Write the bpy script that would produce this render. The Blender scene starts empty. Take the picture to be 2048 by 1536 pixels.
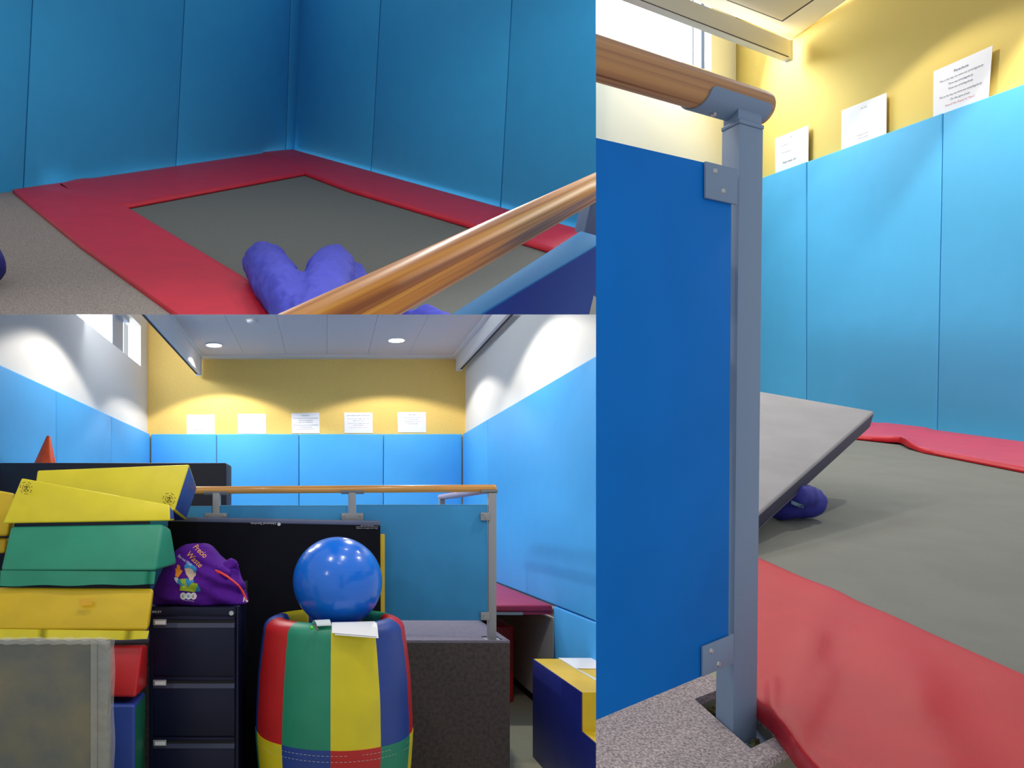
import bpy, bmesh, math, random
from mathutils import Vector, Matrix, noise
from mathutils.bvhtree import BVHTree
random.seed(7)
S = 1.25                      # drawing units -> metres
FL = .37                      # floor of the store room in drawing units
F = 1500.0; PX = 650.0; PY = 1030.0      # focal length and principal point in the 2048x1536 frame
C = Vector((0, 0, 1.8))       # the viewpoint in drawing units
sc = bpy.context.scene
COL = sc.collection
# ---------------------------------------------------------------- camera, world, exposure
cam_d = bpy.data.cameras.new('camera'); cam = bpy.data.objects.new('camera', cam_d); COL.objects.link(cam)
cam_d.sensor_fit = 'HORIZONTAL'; cam_d.sensor_width = 36; cam_d.lens = F / 2048 * 36
cam_d.shift_x = (1024 - PX) / 2048; cam_d.shift_y = (PY - 768) / 2048
cam_d.clip_start = .02; cam_d.clip_end = 200
cam.location = (C - Vector((0, 0, FL))) * S; cam.rotation_euler = (math.pi / 2, 0, 0)
sc.camera = cam
w = bpy.data.worlds.new('world'); sc.world = w; w.use_nodes = True
w.node_tree.nodes['Background'].inputs[0].default_value = (.90, .95, 1, 1)
w.node_tree.nodes['Background'].inputs[1].default_value = .55
sc.view_settings.view_transform = 'Standard'; sc.view_settings.look = 'None'
sc.view_settings.exposure = .16; sc.view_settings.gamma = 1
sc.view_settings.use_curve_mapping = False
sc.cycles.use_denoising = True
sc.cycles.max_bounces = 8
# ---------------------------------------------------------------- maths
def ray(u, v): return Vector(((u - PX) / F, 1, (PY - v) / F))
def at(u, v, Y): return C + ray(u, v) * Y
def hit(u, v, p0, n):
    r = ray(u, v); return C + r * ((p0 - C).dot(n) / r.dot(n))
def Wd(p): return (Vector(p) - Vector((0, 0, FL))) * S
def proj(p):
    d = Vector(p) - C; return PX + d.x / d.y * F, PY - d.z / d.y * F
def lin(c):
    r = []
    for x in c:
        x /= 255.; r.append(x / 12.92 if x <= .04045 else ((x + .055) / 1.055) ** 2.4)
    return (*r, 1)
# ---------------------------------------------------------------- lights: lamps and windows of the place, plus added fills
def lamp_light(name, p, kind, power, color=(1, .93, .82), radius=.05, spot=140, blend=.2, aim=None, size=.3, parent=None, sy=None):
    d = bpy.data.lights.new(name, kind); d.energy = power; d.color = color
    if kind == 'AREA':
        d.shape = 'RECTANGLE'; d.size = size * S; d.size_y = (sy or size) * S
    else: d.shadow_soft_size = radius
    if kind == 'SPOT': d.spot_size = math.radians(spot); d.spot_blend = blend
    o = bpy.data.objects.new(name, d); COL.objects.link(o); o.location = Wd(p)
    if aim is not None: o.rotation_euler = Vector(aim).to_track_quat('-Z', 'Y').to_euler()
    return o
# store room (lower left picture): rows of ceiling downlights; the far pair shows; an added fill lamp follows them
for (x, y, pw) in ((-1.177, 7.95, 135), (.737, 7.73, 130), (-1.177, 5.55, 120), (.737, 5.45, 120)):
    lamp_light('downlight_or_fill', (x, y, 3.585), 'SPOT', pw, (1, .95, .86), .05, 126 if x < 0 else 136, .16, (0, 0, -1))
for (x, y, pw) in ((-.55, 2.45, 42), (.5, 2.55, 42)):
    lamp_light('downlight_or_fill', (x, y, 3.62), 'SPOT', pw, (1, .95, .88), .05, 150, .3, (0, .12, -1))
lamp_light('downlight_or_fill', (-1.7, .35, 3.1), 'POINT', 26, (1, .96, .9), .06)  # unseen fill lamp, added to brighten the left face of the close-up post
lamp_light('window_daylight', (-2.10, 6.6, 3.64), 'AREA', 125, (.84, .92, 1), aim=(1, .4, -.2), size=2.4, sy=.34)
# ---------------------------------------------------------------- materials
def mat(name, col, rough=.5, metal=0, bump=0, bscale=200, wr=0, wscale=3, var=0, vscale=30, emit=None, estr=1, spec=.5, coat=0, col2=None, sheen=0):
    m = bpy.data.materials.new(name); m.use_nodes = True; nt = m.node_tree; N = nt.nodes; L = nt.links
    b = N['Principled BSDF']
    b.inputs['Base Color'].default_value = lin(col); b.inputs['Roughness'].default_value = rough
    b.inputs['Metallic'].default_value = metal; b.inputs['Specular IOR Level'].default_value = spec
    b.inputs['Coat Weight'].default_value = coat; b.inputs['Coat Roughness'].default_value = .12
    if sheen: b.inputs['Sheen Weight'].default_value = sheen
    if emit: b.inputs['Emission Color'].default_value = lin(emit); b.inputs['Emission Strength'].default_value = estr
    tc = N.new('ShaderNodeTexCoord')
    if var or col2:
        n = N.new('ShaderNodeTexNoise'); n.inputs['Scale'].default_value = vscale; n.inputs['Detail'].default_value = 4
        L.new(tc.outputs['Object'], n.inputs['Vector'])
        r = N.new('ShaderNodeValToRGB'); c = lin(col)
        if col2: a, z = c, lin(col2)
        else:
            a = tuple(min(1, x * (1 - var)) for x in c[:3]) + (1,); z = tuple(min(1, x * (1 + var)) for x in c[:3]) + (1,)
        r.color_ramp.elements[0].position = .36; r.color_ramp.elements[1].position = .64
        r.color_ramp.elements[0].color = a; r.color_ramp.elements[1].color = z
        L.new(n.outputs['Fac'], r.inputs['Fac']); L.new(r.outputs['Color'], b.inputs['Base Color'])
    prev = None
    for (st, scl, dist) in ((wr, wscale, .02), (bump, bscale, .002)):
        if st:
            n = N.new('ShaderNodeTexNoise'); n.inputs['Scale'].default_value = scl; n.inputs['Detail'].default_value = 3
            L.new(tc.outputs['Object'], n.inputs['Vector'])
            bp = N.new('ShaderNodeBump'); bp.inputs['Strength'].default_value = st; bp.inputs['Distance'].default_value = dist
            L.new(n.outputs['Fac'], bp.inputs['Height'])
            if prev: L.new(prev.outputs['Normal'], bp.inputs['Normal'])
            prev = bp
    if prev: L.new(prev.outputs['Normal'], b.inputs['Normal'])
    return m
def vinyl(name, col, rough=.42, **k):
    a = dict(bump=.25, bscale=700, wr=.22, wscale=4, var=.05, vscale=5); a.update(k); return mat(name, col, rough, **a)
def wood(name, ca, cb, cc, rough=.3, coat=.4):
    m = mat(name, ca, rough, coat=coat); nt = m.node_tree; N = nt.nodes; L = nt.links; b = N['Principled BSDF']
    uv = N.new('ShaderNodeUVMap'); mp = N.new('ShaderNodeMapping'); mp.inputs['Scale'].default_value = (11, .55, 1)
    b.inputs['Specular IOR Level'].default_value = .3; n = N.new('ShaderNodeTexNoise'); n.inputs['Scale'].default_value = 1.3; n.inputs['Detail'].default_value = 6; n.inputs['Distortion'].default_value = .8
    r = N.new('ShaderNodeValToRGB'); r.color_ramp.elements[0].color = lin(cb); r.color_ramp.elements[0].position = .36
    r.color_ramp.elements[1].color = lin(ca); r.color_ramp.elements[1].position = .5
    e = r.color_ramp.elements.new(.66); e.color = lin(cc)
    L.new(uv.outputs[0], mp.inputs[0]); L.new(mp.outputs[0], n.inputs['Vector']); L.new(n.outputs['Fac'], r.inputs['Fac']); L.new(r.outputs['Color'], b.inputs['Base Color'])
    return m
def trans(name, col, alpha, rough=.3):
    m = mat(name, col, rough, wr=.8, wscale=14); nt = m.node_tree; N = nt.nodes; L = nt.links
    t = N.new('ShaderNodeBsdfTransparent'); x = N.new('ShaderNodeMixShader'); x.inputs[0].default_value = alpha
    L.new(t.outputs[0], x.inputs[1]); L.new(N['Principled BSDF'].outputs[0], x.inputs[2]); L.new(x.outputs[0], N['Material Output'].inputs['Surface'])
    return m
M = dict(
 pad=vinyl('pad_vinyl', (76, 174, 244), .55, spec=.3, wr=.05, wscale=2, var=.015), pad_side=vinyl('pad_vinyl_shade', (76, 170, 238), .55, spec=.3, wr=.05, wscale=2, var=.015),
 yellow_wall=mat('yellow_paint', (238, 202, 112), .8, bump=.1, bscale=300, var=.02),
 white_wall=mat('white_paint', (226, 224, 220), .8, bump=.1, bscale=300),
 ceil=mat('ceiling_metal', (222, 210, 206), .7), trim=mat('white_trim', (228, 225, 224), .7, spec=.2),
 dark_line=mat('dark_gap', (60, 60, 66), .8),
 frame=mat('window_frame_metal', (150, 165, 190), .4, metal=.2), sky=mat('overcast_sky', (255, 255, 255), .5, emit=(240, 247, 255), estr=2.2),
 glow=mat('lamp_diffuser', (255, 255, 255), .5, emit=(255, 250, 240), estr=4),
 paper=mat('paper', (238, 238, 242), .45), ink=mat('print_grey', (120, 120, 135), .7), inkdark=mat('print_dark', (60, 58, 90), .7), inkred=mat('print_red', (225, 130, 130), .7),
 floor=mat('beige_vinyl_floor', (176, 174, 150), .45, var=.03, vscale=8),
 carpet=mat('platform_carpet', (84, 76, 76), .95, bump=.3, bscale=300, col2=(68, 60, 60), vscale=40),
 carpet_top=mat('platform_carpet_top', (120, 114, 130), .95, bump=.6, bscale=260, var=.15, vscale=90),
 grey_metal=mat('grey_powder_coat', (150, 152, 156), .45, metal=.1), steel=mat('bright_steel', (190, 190, 190), .3, metal=.9),
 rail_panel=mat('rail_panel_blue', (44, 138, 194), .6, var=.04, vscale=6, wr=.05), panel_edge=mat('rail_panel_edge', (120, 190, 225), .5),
 wood=wood('varnished_handrail', (222, 160, 84), (196, 130, 60), (236, 182, 108)),
 wood_pink=wood('side_handrail_wood', (190, 150, 150), (165, 120, 120), (205, 170, 165)),
 red=vinyl('red_vinyl', (196, 34, 40), .35), red_pad=vinyl('crimson_vinyl', (176, 40, 74), .42),
 yel=vinyl('yellow_vinyl', (226, 208, 34), .42), yel2=vinyl('golden_vinyl', (220, 184, 24), .42), grn=vinyl('green_vinyl', (30, 138, 108), .42),
 grnd=vinyl('dark_green_vinyl', (14, 100, 74), .42), blu=vinyl('blue_vinyl', (36, 66, 150), .42), deep=vinyl('deep_blue_vinyl', (16, 32, 128), .5),
 navy=vinyl('navy_mat_vinyl', (30, 30, 42), .6), black=vinyl('black_mat_vinyl', (10, 11, 22), .75, spec=.15, wr=.1), greyedge=vinyl('mat_grey_edge', (96, 104, 132), .5),
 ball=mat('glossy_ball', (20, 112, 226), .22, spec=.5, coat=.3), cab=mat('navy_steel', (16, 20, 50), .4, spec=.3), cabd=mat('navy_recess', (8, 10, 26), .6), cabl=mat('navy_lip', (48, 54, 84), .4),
 purple=vinyl('purple_cloth', (84, 22, 142), .8, wr=.7, wscale=9, bump=.5, bscale=900, spec=.2), cord=mat('red_cord', (226, 44, 40), .5), cordend=mat('pale_cord_end', (220, 190, 190), .5),
 p_orange=mat('print_orange', (255, 172, 84), .6), p_white=mat('print_white', (215, 205, 235), .6), p_blue=mat('print_blue', (30, 130, 190), .6), p_skin=mat('print_skin', (196, 170, 150), .6),
 p_glove=mat('print_glove', (236, 136, 30), .6), p_green=mat('print_green', (150, 176, 30), .6), p_lime=mat('print_lime', (190, 214, 80), .6), p_badge=mat('print_badge', (205, 205, 210), .6), p_teal=mat('print_teal', (30, 90, 110), .6),
 foam=mat('grey_foam', (124, 118, 98), .85, col2=(102, 104, 100), vscale=5, bump=.4, bscale=200), plastic=trans('plastic_wrap', (200, 200, 196), .38), cone=mat('orange_plastic', (238, 84, 34), .45, var=.05),
 stamp=mat('stamp_print', (120, 100, 20), .6), rubber=mat('dark_box', (40, 44, 56), .5), white_card=mat('white_card', (210, 220, 226), .4), keyg=mat('green_tag', (70, 210, 60), .5), leather=mat('brown_key', (110, 90, 80), .5),
 # upper left picture
 t_pad=vinyl('pad_vinyl_dim', (54, 158, 214), .6, spec=.25, wr=.04, wscale=2, var=.015), t_red=vinyl('red_vinyl_dim', (184, 26, 44), .4, spec=.3, wr=.3, wscale=3), t_bed=mat('trampoline_bed', (92, 94, 90), .8, bump=.6, bscale=500, var=.05, vscale=40),
 t_carpet=mat('grey_carpet_dim', (150, 140, 134), .95, bump=.8, bscale=240, col2=(104, 96, 92), vscale=130), t_blue=vinyl('royal_blue_nylon', (62, 66, 172), .62, wr=.5, wscale=8, spec=.25), t_navy=vinyl('navy_nylon', (26, 26, 110), .6),
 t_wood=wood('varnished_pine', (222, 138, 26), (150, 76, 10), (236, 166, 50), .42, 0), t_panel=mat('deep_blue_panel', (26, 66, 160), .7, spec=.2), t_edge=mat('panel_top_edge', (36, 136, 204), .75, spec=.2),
 t_metal=mat('blue_grey_coat', (92, 112, 146), .5),
 # right picture
 r_pad=vinyl('pad_vinyl_bright', (86, 184, 234), .6, spec=.25, wr=.03, wscale=2, var=.015), r_yellow=mat('yellow_paint_bright', (234, 206, 112), .8, bump=.1, bscale=300), r_white=mat('cream_paint', (236, 234, 222), .8),
 r_panel=mat('blue_laminate', (0, 116, 206), .7, spec=.12, var=.05, vscale=5), r_metal=mat('grey_blue_coat', (122, 144, 172), .6, bump=.15, bscale=600),
 r_wood=wood('old_pine_rail', (178, 128, 88), (126, 80, 56), (200, 148, 96), .5, .0), r_red=vinyl('red_vinyl_close', (186, 24, 36), .42, spec=.14, wr=.5, wscale=2.4), r_redb=vinyl('red_vinyl_back', (206, 54, 78), .4, wr=.6, wscale=5), r_rededge=vinyl('red_vinyl_edge', (176, 20, 36), .4),
 r_bed=mat('grey_bed', (116, 116, 108), .8, bump=.6, bscale=500, var=.04, vscale=6), r_mat=vinyl('grey_mat', (158, 154, 157), .75, wr=.4, wscale=3, spec=.2), r_matedge=vinyl('dark_mat_edge', (52, 48, 76), .6),
 r_carpet=mat('speckled_carpet', (196, 180, 176), .95, bump=.8, bscale=300, col2=(124, 112, 118), vscale=260), r_cut=mat('board_edge', (130, 130, 112), .8), r_ceil=mat('cream_ceiling', (246, 240, 224), .7), r_tile=mat('beige_tile', (226, 214, 186), .7), r_beam=mat('cream_beam', (232, 226, 212), .5),
 r_brass=mat('zinc_bolt', (210, 205, 150), .22, metal=1), r_label=mat('pale_label', (150, 190, 210), .5), r_navy=vinyl('royal_blue_cushion', (44, 44, 150), .6, wr=.6, wscale=9),
 clear=trans('clear_pane', (235, 240, 245), .12, .05), dark=mat('dark_void', (18, 18, 26), .9),
)
# ---------------------------------------------------------------- object builders
PANEL = 'B'
MADE = []
def thing(name, label, cat, p, group=None):
    o = bpy.data.objects.new(name, None); COL.objects.link(o); o.location = Wd(p); o.empty_display_size = .05
    o['label'] = label; o['category'] = cat
    if group: o['group'] = group
    return o
def origin_of(o):
    v = Vector((0, 0, 0))
    while o: v += o.location; o = o.parent
    return v
class MB:
    def __init__(s): s.bm = bmesh.new(); s.uv = s.bm.loops.layers.uv.new('UVMap')
    def face(s, pts, mi=0):
        vs = [s.bm.verts.new(Wd(p)) for p in pts]
        try: f = s.bm.faces.new(vs); f.material_index = mi; return f
        except ValueError: return None
    def prism(s, pts, ex, mi=0, mside=None):
        """pts: a loop of points; ex: one vector or one vector per point"""
        n = len(pts); E = ex if isinstance(ex, list) else [ex] * n
        a = [s.bm.verts.new(Wd(p)) for p in pts]; b = [s.bm.verts.new(Wd(Vector(p) + Vector(e))) for p, e in zip(pts, E)]
        fs = [s.bm.faces.new(a), s.bm.faces.new(b[::-1])]
        for f in fs: f.material_index = mi
        for i in range(n):
            f = s.bm.faces.new((a[i], b[i], b[(i + 1) % n], a[(i + 1) % n])); f.material_index = mi if mside is None else mside
            fs.append(f)
        return fs
    def box(s, x0, x1, y0, y1, z0, z1, mi=0):
        return s.prism([(x0, y0, z0), (x1, y0, z0), (x1, y0, z1), (x0, y0, z1)], Vector((0, y1 - y0, 0)), mi)
    def tube(s, path, r, seg=16, mi=0, cap=True, R=None, round_end=0):
        path = [Vector(p) for p in path]; rings = []; L = 0
        pts = list(path); rad = [r if R is None else R[i] for i in range(len(pts))]
        if round_end:      # a rounded far end
            e = path[-1]; d = (path[-1] - path[-2]).normalized(); pts[-1] = e - d * r * round_end
            for k in (1, 2, 3, 4):
                a = k / 4 * math.pi / 2; pts.append(e - d * r * round_end * (1 - math.sin(a))); rad.append(max(r * (1 - round_end + round_end * math.cos(a)), r * .02))
        prev = None
        for i, p in enumerate(pts):
            d = (pts[min(i + 1, len(pts) - 1)] - pts[max(i - 1, 0)]).normalized()
            x = (prev if prev is not None else (Vector((0, 0, 1)) if abs(d.z) < .9 else Vector((1, 0, 0))))
            x = (x - d * x.dot(d)).normalized(); prev = x; y = d.cross(x)
            if i: L += (pts[i] - pts[i - 1]).length
            rings.append(([s.bm.verts.new(Wd(p + (x * math.cos(2 * math.pi * k / seg) + y * math.sin(2 * math.pi * k / seg)) * rad[i])) for k in range(seg)], L))
        for (a, la), (b, lb) in zip(rings, rings[1:]):
            for k in range(seg):
                k2 = (k + 1) % seg; f = s.bm.faces.new((a[k], a[k2], b[k2], b[k])); f.material_index = mi; f.smooth = True
                for lp, uvc in zip(f.loops, ((k / seg, la), ((k + 1) / seg, la), ((k + 1) / seg, lb), (k / seg, lb))): lp[s.uv].uv = uvc
        if cap:
            s.bm.faces.new(rings[0][0][::-1]).material_index = mi; s.bm.faces.new(rings[-1][0]).material_index = mi
    def disc(s, c, ax, r, th, seg=24, mi=0):
        c = Vector(c); ax = Vector(ax).normalized(); s.tube([c, c + ax * th], r, seg, mi)
    def lathe(s, c, prof, seg=40, mi=0, mfun=None, wob=None):
        rings = []
        for j, (r, z) in enumerate(prof):
            ring = []
            for k in range(seg):
                a = 2 * math.pi * k / seg; rr = r * (1 + (wob(a, j) if wob else 0))
                ring.append(s.bm.verts.new(Wd((c[0] + rr * math.sin(a), c[1] - rr * math.cos(a), z))))
            rings.append(ring)
        for j, (a, b) in enumerate(zip(rings, rings[1:])):
            for k in range(seg):
                k2 = (k + 1) % seg; f = s.bm.faces.new((a[k], a[k2], b[k2], b[k])); f.smooth = True
                f.material_index = mfun(k, j) if mfun else mi
        return rings
    def bevel(s, w_, seg=2, ang=25):
        bmesh.ops.remove_doubles(s.bm, verts=s.bm.verts, dist=1e-5)
        bmesh.ops.recalc_face_normals(s.bm, faces=s.bm.faces)
        es = [e for e in s.bm.edges if len(e.link_faces) == 2 and e.calc_face_angle(0) > math.radians(ang)]
        if es: bmesh.ops.bevel(s.bm, geom=es, offset=w_ * S, segments=seg, profile=.5, affect='EDGES', clamp_overlap=True)
        return s
    def puff(s, amt, sc_=4, cuts=0):
        if cuts: bmesh.ops.subdivide_edges(s.bm, edges=s.bm.edges, cuts=cuts, use_grid_fill=True)
        s.bm.normal_update()
        for v in s.bm.verts: v.co += v.normal * amt * S * noise.noise(v.co * sc_)
        return s
    def build(s, name, mats, parent=None, kind=None, label=None, sharp=40, recalc=True):
        if recalc: bmesh.ops.recalc_face_normals(s.bm, faces=s.bm.faces)
        me = bpy.data.meshes.new(name); s.bm.to_mesh(me); s.bm.free()
        for m in (mats if isinstance(mats, (list, tuple)) else [mats]): me.materials.append(M[m] if isinstance(m, str) else m)
        for p in me.polygons: p.use_smooth = True
        me.set_sharp_from_angle(angle=math.radians(sharp))
        o = bpy.data.objects.new(name, me); COL.objects.link(o)
        if parent:
            me.transform(Matrix.Translation(-origin_of(parent))); o.parent = parent
        elif me.vertices:
            c = sum((v.co for v in me.vertices), Vector()) / len(me.vertices); c.z = min(v.co.z for v in me.vertices)
            me.transform(Matrix.Translation(-c)); o.location = c
        if kind: o['kind'] = kind
        if label: o['label'] = label
        MADE.append((o, PANEL)); return o
def tag(o, label, cat, group=None):
    o['label'] = label; o['category'] = cat
    if group: o['group'] = group
    return o
FONT_CACHE = {}
def text_polys(txt, align='CENTER', shear=0, spacing=1):
    cu = bpy.data.curves.new('t', 'FONT'); cu.body = txt; cu.align_x = align; cu.size = 1; cu.shear = shear; cu.resolution_u = 3; cu.space_character = spacing
    o = bpy.data.objects.new('t', cu); COL.objects.link(o); dg = bpy.context.evaluated_depsgraph_get()
    me = bpy.data.meshes.new_from_object(o.evaluated_get(dg)); vs = [(v.co.x, v.co.y) for v in me.vertices]; fs = [tuple(p.vertices) for p in me.polygons]
    bpy.data.objects.remove(o); bpy.data.curves.remove(cu); bpy.data.meshes.remove(me)
    return vs, fs
def put_text(mb, txt, fn, mi=0, cuts=0, **k):
    vs, fs = text_polys(txt, **k)
    vv = [mb.bm.verts.new(Wd(fn(x, y))) for x, y in vs]
    for f in fs:
        try: g = mb.bm.faces.new([vv[i] for i in f]); g.material_index = mi
        except ValueError: pass
def quad_map(q, off):
    """q: four corners (top left, top right, bottom right, bottom left); returns fn(s, t) lifted by off"""
    a, b, c, d = [Vector(p) for p in q]; n = (b - a).cross(d - a).normalized()
    if n.dot(C - a) < 0: n = -n
    return lambda s, t: (a * (1 - s) + b * s) * (1 - t) + (d * (1 - s) + c * s) * t + n * off
def poster(name, q, lines, label, group, thick=.002, glossy=False):
    """lines: (text, centre s, baseline t, height, material index, squeeze)"""
    a = [Vector(p) for p in q]; n = (a[1] - a[0]).cross(a[3] - a[0]).normalized()
    if n.dot(C - a[0]) < 0: n = -n
    t = thing(name, label, 'poster', a[3], group)
    mb = MB(); mb.prism(a, -n * thick); mb.build('sheet', 'paper', t)
    mb = MB(); fn = quad_map(q, .0012)
    for (txt, s0, t0, h, mi, sq) in lines:
        put_text(mb, txt, lambda x, y: fn(s0 + x * h * sq, t0 - y * h), mi)
    mb.build('printed_text', ['ink', 'inkdark', 'inkred'], t, recalc=False)
    return t
def soft_union(name, m, caps, voxel=.02, parent=None, wr=.006, wsc=9, smooth=4):
    """one continuous stuffed shape made from capsules (a, b, ra, rb) joined by a voxel skin"""
    mb = MB()
    for (a, b, ra, rb) in caps:
        a = Vector(a); b = Vector(b); d = (b - a).normalized(); path = []; R = []
        for k in range(6): t = -math.cos(k / 5 * math.pi / 2); path.append(a + d * ra * t * .6); R.append(max(.01, ra * math.sqrt(max(0, 1 - t * t))))
        for k in range(6): t = math.sin(k / 5 * math.pi / 2); path.append(b + d * rb * t * .6); R.append(max(.01, rb * math.sqrt(max(0, 1 - t * t))))
        mb.tube(path, 0, 20, R=R)
    me = bpy.data.meshes.new('tmp'); bmesh.ops.recalc_face_normals(mb.bm, faces=mb.bm.faces); mb.bm.to_mesh(me); mb.bm.free()
    o = bpy.data.objects.new('tmp', me); COL.objects.link(o)
    r = o.modifiers.new('r', 'REMESH'); r.mode = 'VOXEL'; r.voxel_size = voxel * S
    s_ = o.modifiers.new('s', 'SMOOTH'); s_.iterations = smooth; s_.factor = .5
    dg = bpy.context.evaluated_depsgraph_get(); me2 = bpy.data.meshes.new_from_object(o.evaluated_get(dg))
    bpy.data.objects.remove(o); bpy.data.meshes.remove(me)
    mb = MB(); mb.bm.from_mesh(me2); bpy.data.meshes.remove(me2); mb.bm.normal_update()
    for v in mb.bm.verts:
        q = v.co * wsc; v.co += v.normal * wr * S * (noise.noise(q) + .8 * abs(noise.noise(q * 2.3)) - .3)
    return mb
# =============================================================== LOWER LEFT PICTURE: the store room seen along its length
def X(u, Y): return (u - PX) * Y / F
def Z(v, Y): return C.z + (PY - v) * Y / F
YW = 8.65; XL = -2.045; XR = 1.617; ZP = 1.13; ZC = 3.61
def sbox(name, m, b, kind='structure', bev=0):
    mb = MB(); mb.box(*b)
    if bev: mb.bevel(bev)
    return mb.build(name, m, kind=kind)
sbox('floor', 'floor', (XL - .1, XR + .1, .3, YW + .1, FL - .06, FL))
# back wall, yellow
sbox('wall_back', 'yellow_wall', (XL - .2, XR + .1, YW, YW + .1, FL, 4.6))
# right wall
sbox('wall_right', 'white_wall', (XR, XR + .1, .3, YW, FL, ZC + .3))
# left wall with the high window opening
mb = MB(); mb.box(XL - .14, XL, .3, YW, FL, 3.449); mb.box(XL - .14, XL, 8.33, YW, 3.449, 4.6); mb.box(XL - .14, XL, .3, 8.33, 3.90, 4.6)
mb.build('wall_left', 'white_wall', kind='structure')
wf = MB(); wf.box(XL - .12, XL - .08, 7.50, 7.60, 3.449, 3.90); wf.box(XL - .12, XL - .10, 7.60, 7.97, 3.449, 3.90); wf.box(XL - .12, XL - .04, 3.0, 8.0, 3.85, 3.90)
wo = wf.build('window_1', 'frame', kind='structure')
mb = MB(); mb.box(XL - .20, XL - .19, 2.5, 8.33, 3.40, 3.95); mb.build('pane', 'sky', wo)
# ceiling of long metal planks with dark joints
mb = MB(); xs = [-1.375, -.912, -.44, .02, .48, .94, 1.44]
for a, b in zip(xs, xs[1:]): mb.box(a + .0012, b - .0012, 4.9, 8.473, ZC, ZC + .03)
co = mb.build('ceiling', 'ceil', kind='structure')
mb = MB(); mb.box(-1.46, -1.375, 4.9, YW, ZC - .012, ZC + .04); mb.box(1.44, 1.52, 4.9, YW, ZC - .012, ZC + .04); mb.box(-1.375, 1.44, 8.475, YW, ZC - .012, ZC + .04)
mb.box(-1.46, 1.52, 4.9, YW, ZC + .04, ZC + .06); mb.build('trim_1', 'trim', kind='structure')
def beam(name, x0, x1, z0, face):
    mb = MB(); mb.box(x0, x1, 4.9, 8.50, z0, ZC + .02); mb.bevel(.004)
    o = mb.build(name, 'trim', kind='structure')
    mb = MB(); mb.box(x0 - .008 if face < 0 else x1 - .012, x0 + .012 if face < 0 else x1 + .008, 4.9, 8.50, z0 - .004, z0 + .012); mb.build('shadow_gap', 'dark_line', o)
    mb = MB(); mb.box(x0 - .012, x1 + .012, 8.50, 8.52, z0 - .02, ZC); mb.bevel(.004); mb.build('end_cap', 'trim', o)
beam('trim_2', -1.455, -1.41, 3.40, -1); beam('trim_3', 1.50, 1.545, 3.455, 1)
for (x, y, lab) in ((-1.177, 7.95, 'round glowing ceiling downlight, the left of the two above the yellow wall'), (.737, 7.73, 'round glowing ceiling downlight, the right of the two above the yellow wall')):
    t = thing('ceiling_downlight', lab, 'ceiling light', (x, y, ZC), 'ceiling downlights')
    mb = MB(); mb.disc((x, y, ZC - .012), (0, 0, 1), .092, .02, 32); mb.build('trim_ring', 'trim', t)
    mb = MB(); mb.disc((x, y, ZC - .016), (0, 0, 1), .080, .004, 32); mb.build('diffuser', 'glow', t)
t = thing('smoke_detector', 'small white round smoke detector on the ceiling', 'smoke detector', (-.68, 6.96, ZC))
mb = MB(); mb.lathe((-.68, 6.96), [(.001, ZC - .03), (.03, ZC - .03), (.044, ZC - .022), (.047, ZC - .004), (.047, ZC)], 24); mb.build('housing', 'trim', t)
mb = MB(); mb.lathe((-.68, 6.96), [(.05, ZC - .008), (.055, ZC - .004), (.055, ZC)], 24); mb.build('base_ring', 'ceil', t)
# wall pads
ZT = 2.729
def pad(b, label, cat='wall pad', m='pad', group=None, bev=.012):
    mb = MB(); mb.box(*b); mb.bevel(bev, 3); o = mb.build('wall_pad', m); return tag(o, label, cat, group)
YF = 8.6
ex = [X(u, YF) for u in (301, 433, 598, 767, 925)]
nm = ['blue wall pad under the yellow wall, at its left corner, half behind the navy mat', 'blue wall pad under the yellow wall, second from the left, below the second notice',
      'blue wall pad under the yellow wall, third from the left, below the crooked notice', 'blue wall pad under the yellow wall, at its right corner']
for i, l in enumerate(nm): pad((ex[i] + .003, ex[i + 1] - .003, YF, YW - .001, ZP + .01, ZT), l)
for (y0, y1, l) in ((7.05, 8.6, 'blue wall pad on the left white wall, the farthest one by the corner'), (5.60, 7.05, 'blue wall pad on the left white wall, middle one behind the orange cone'), (3.7, 5.60, 'blue wall pad on the left white wall, nearest one, running off the picture edge')):
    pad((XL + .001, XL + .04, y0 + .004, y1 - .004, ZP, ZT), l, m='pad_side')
for (y0, y1, l) in ((7.28, 8.59, 'narrow-looking blue wall pad at the far end of the right wall'), (3.2, 7.28, 'wide blue wall pad along the near part of the right wall')):
    pad((1.577, XR - .001, y0 + .004, y1 - .004, 1.18, ZT), l, m='pad')
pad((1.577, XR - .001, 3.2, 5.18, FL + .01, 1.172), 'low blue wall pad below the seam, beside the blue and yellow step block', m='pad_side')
sbox('baseboard_right', 'dark', (XR - .02, XR, 5.2, 8.6, FL, FL + .07))
sbox('trim_4', 'white_wall', (1.580, XR, 5.19, 8.6, FL + .07, 1.075))
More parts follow.
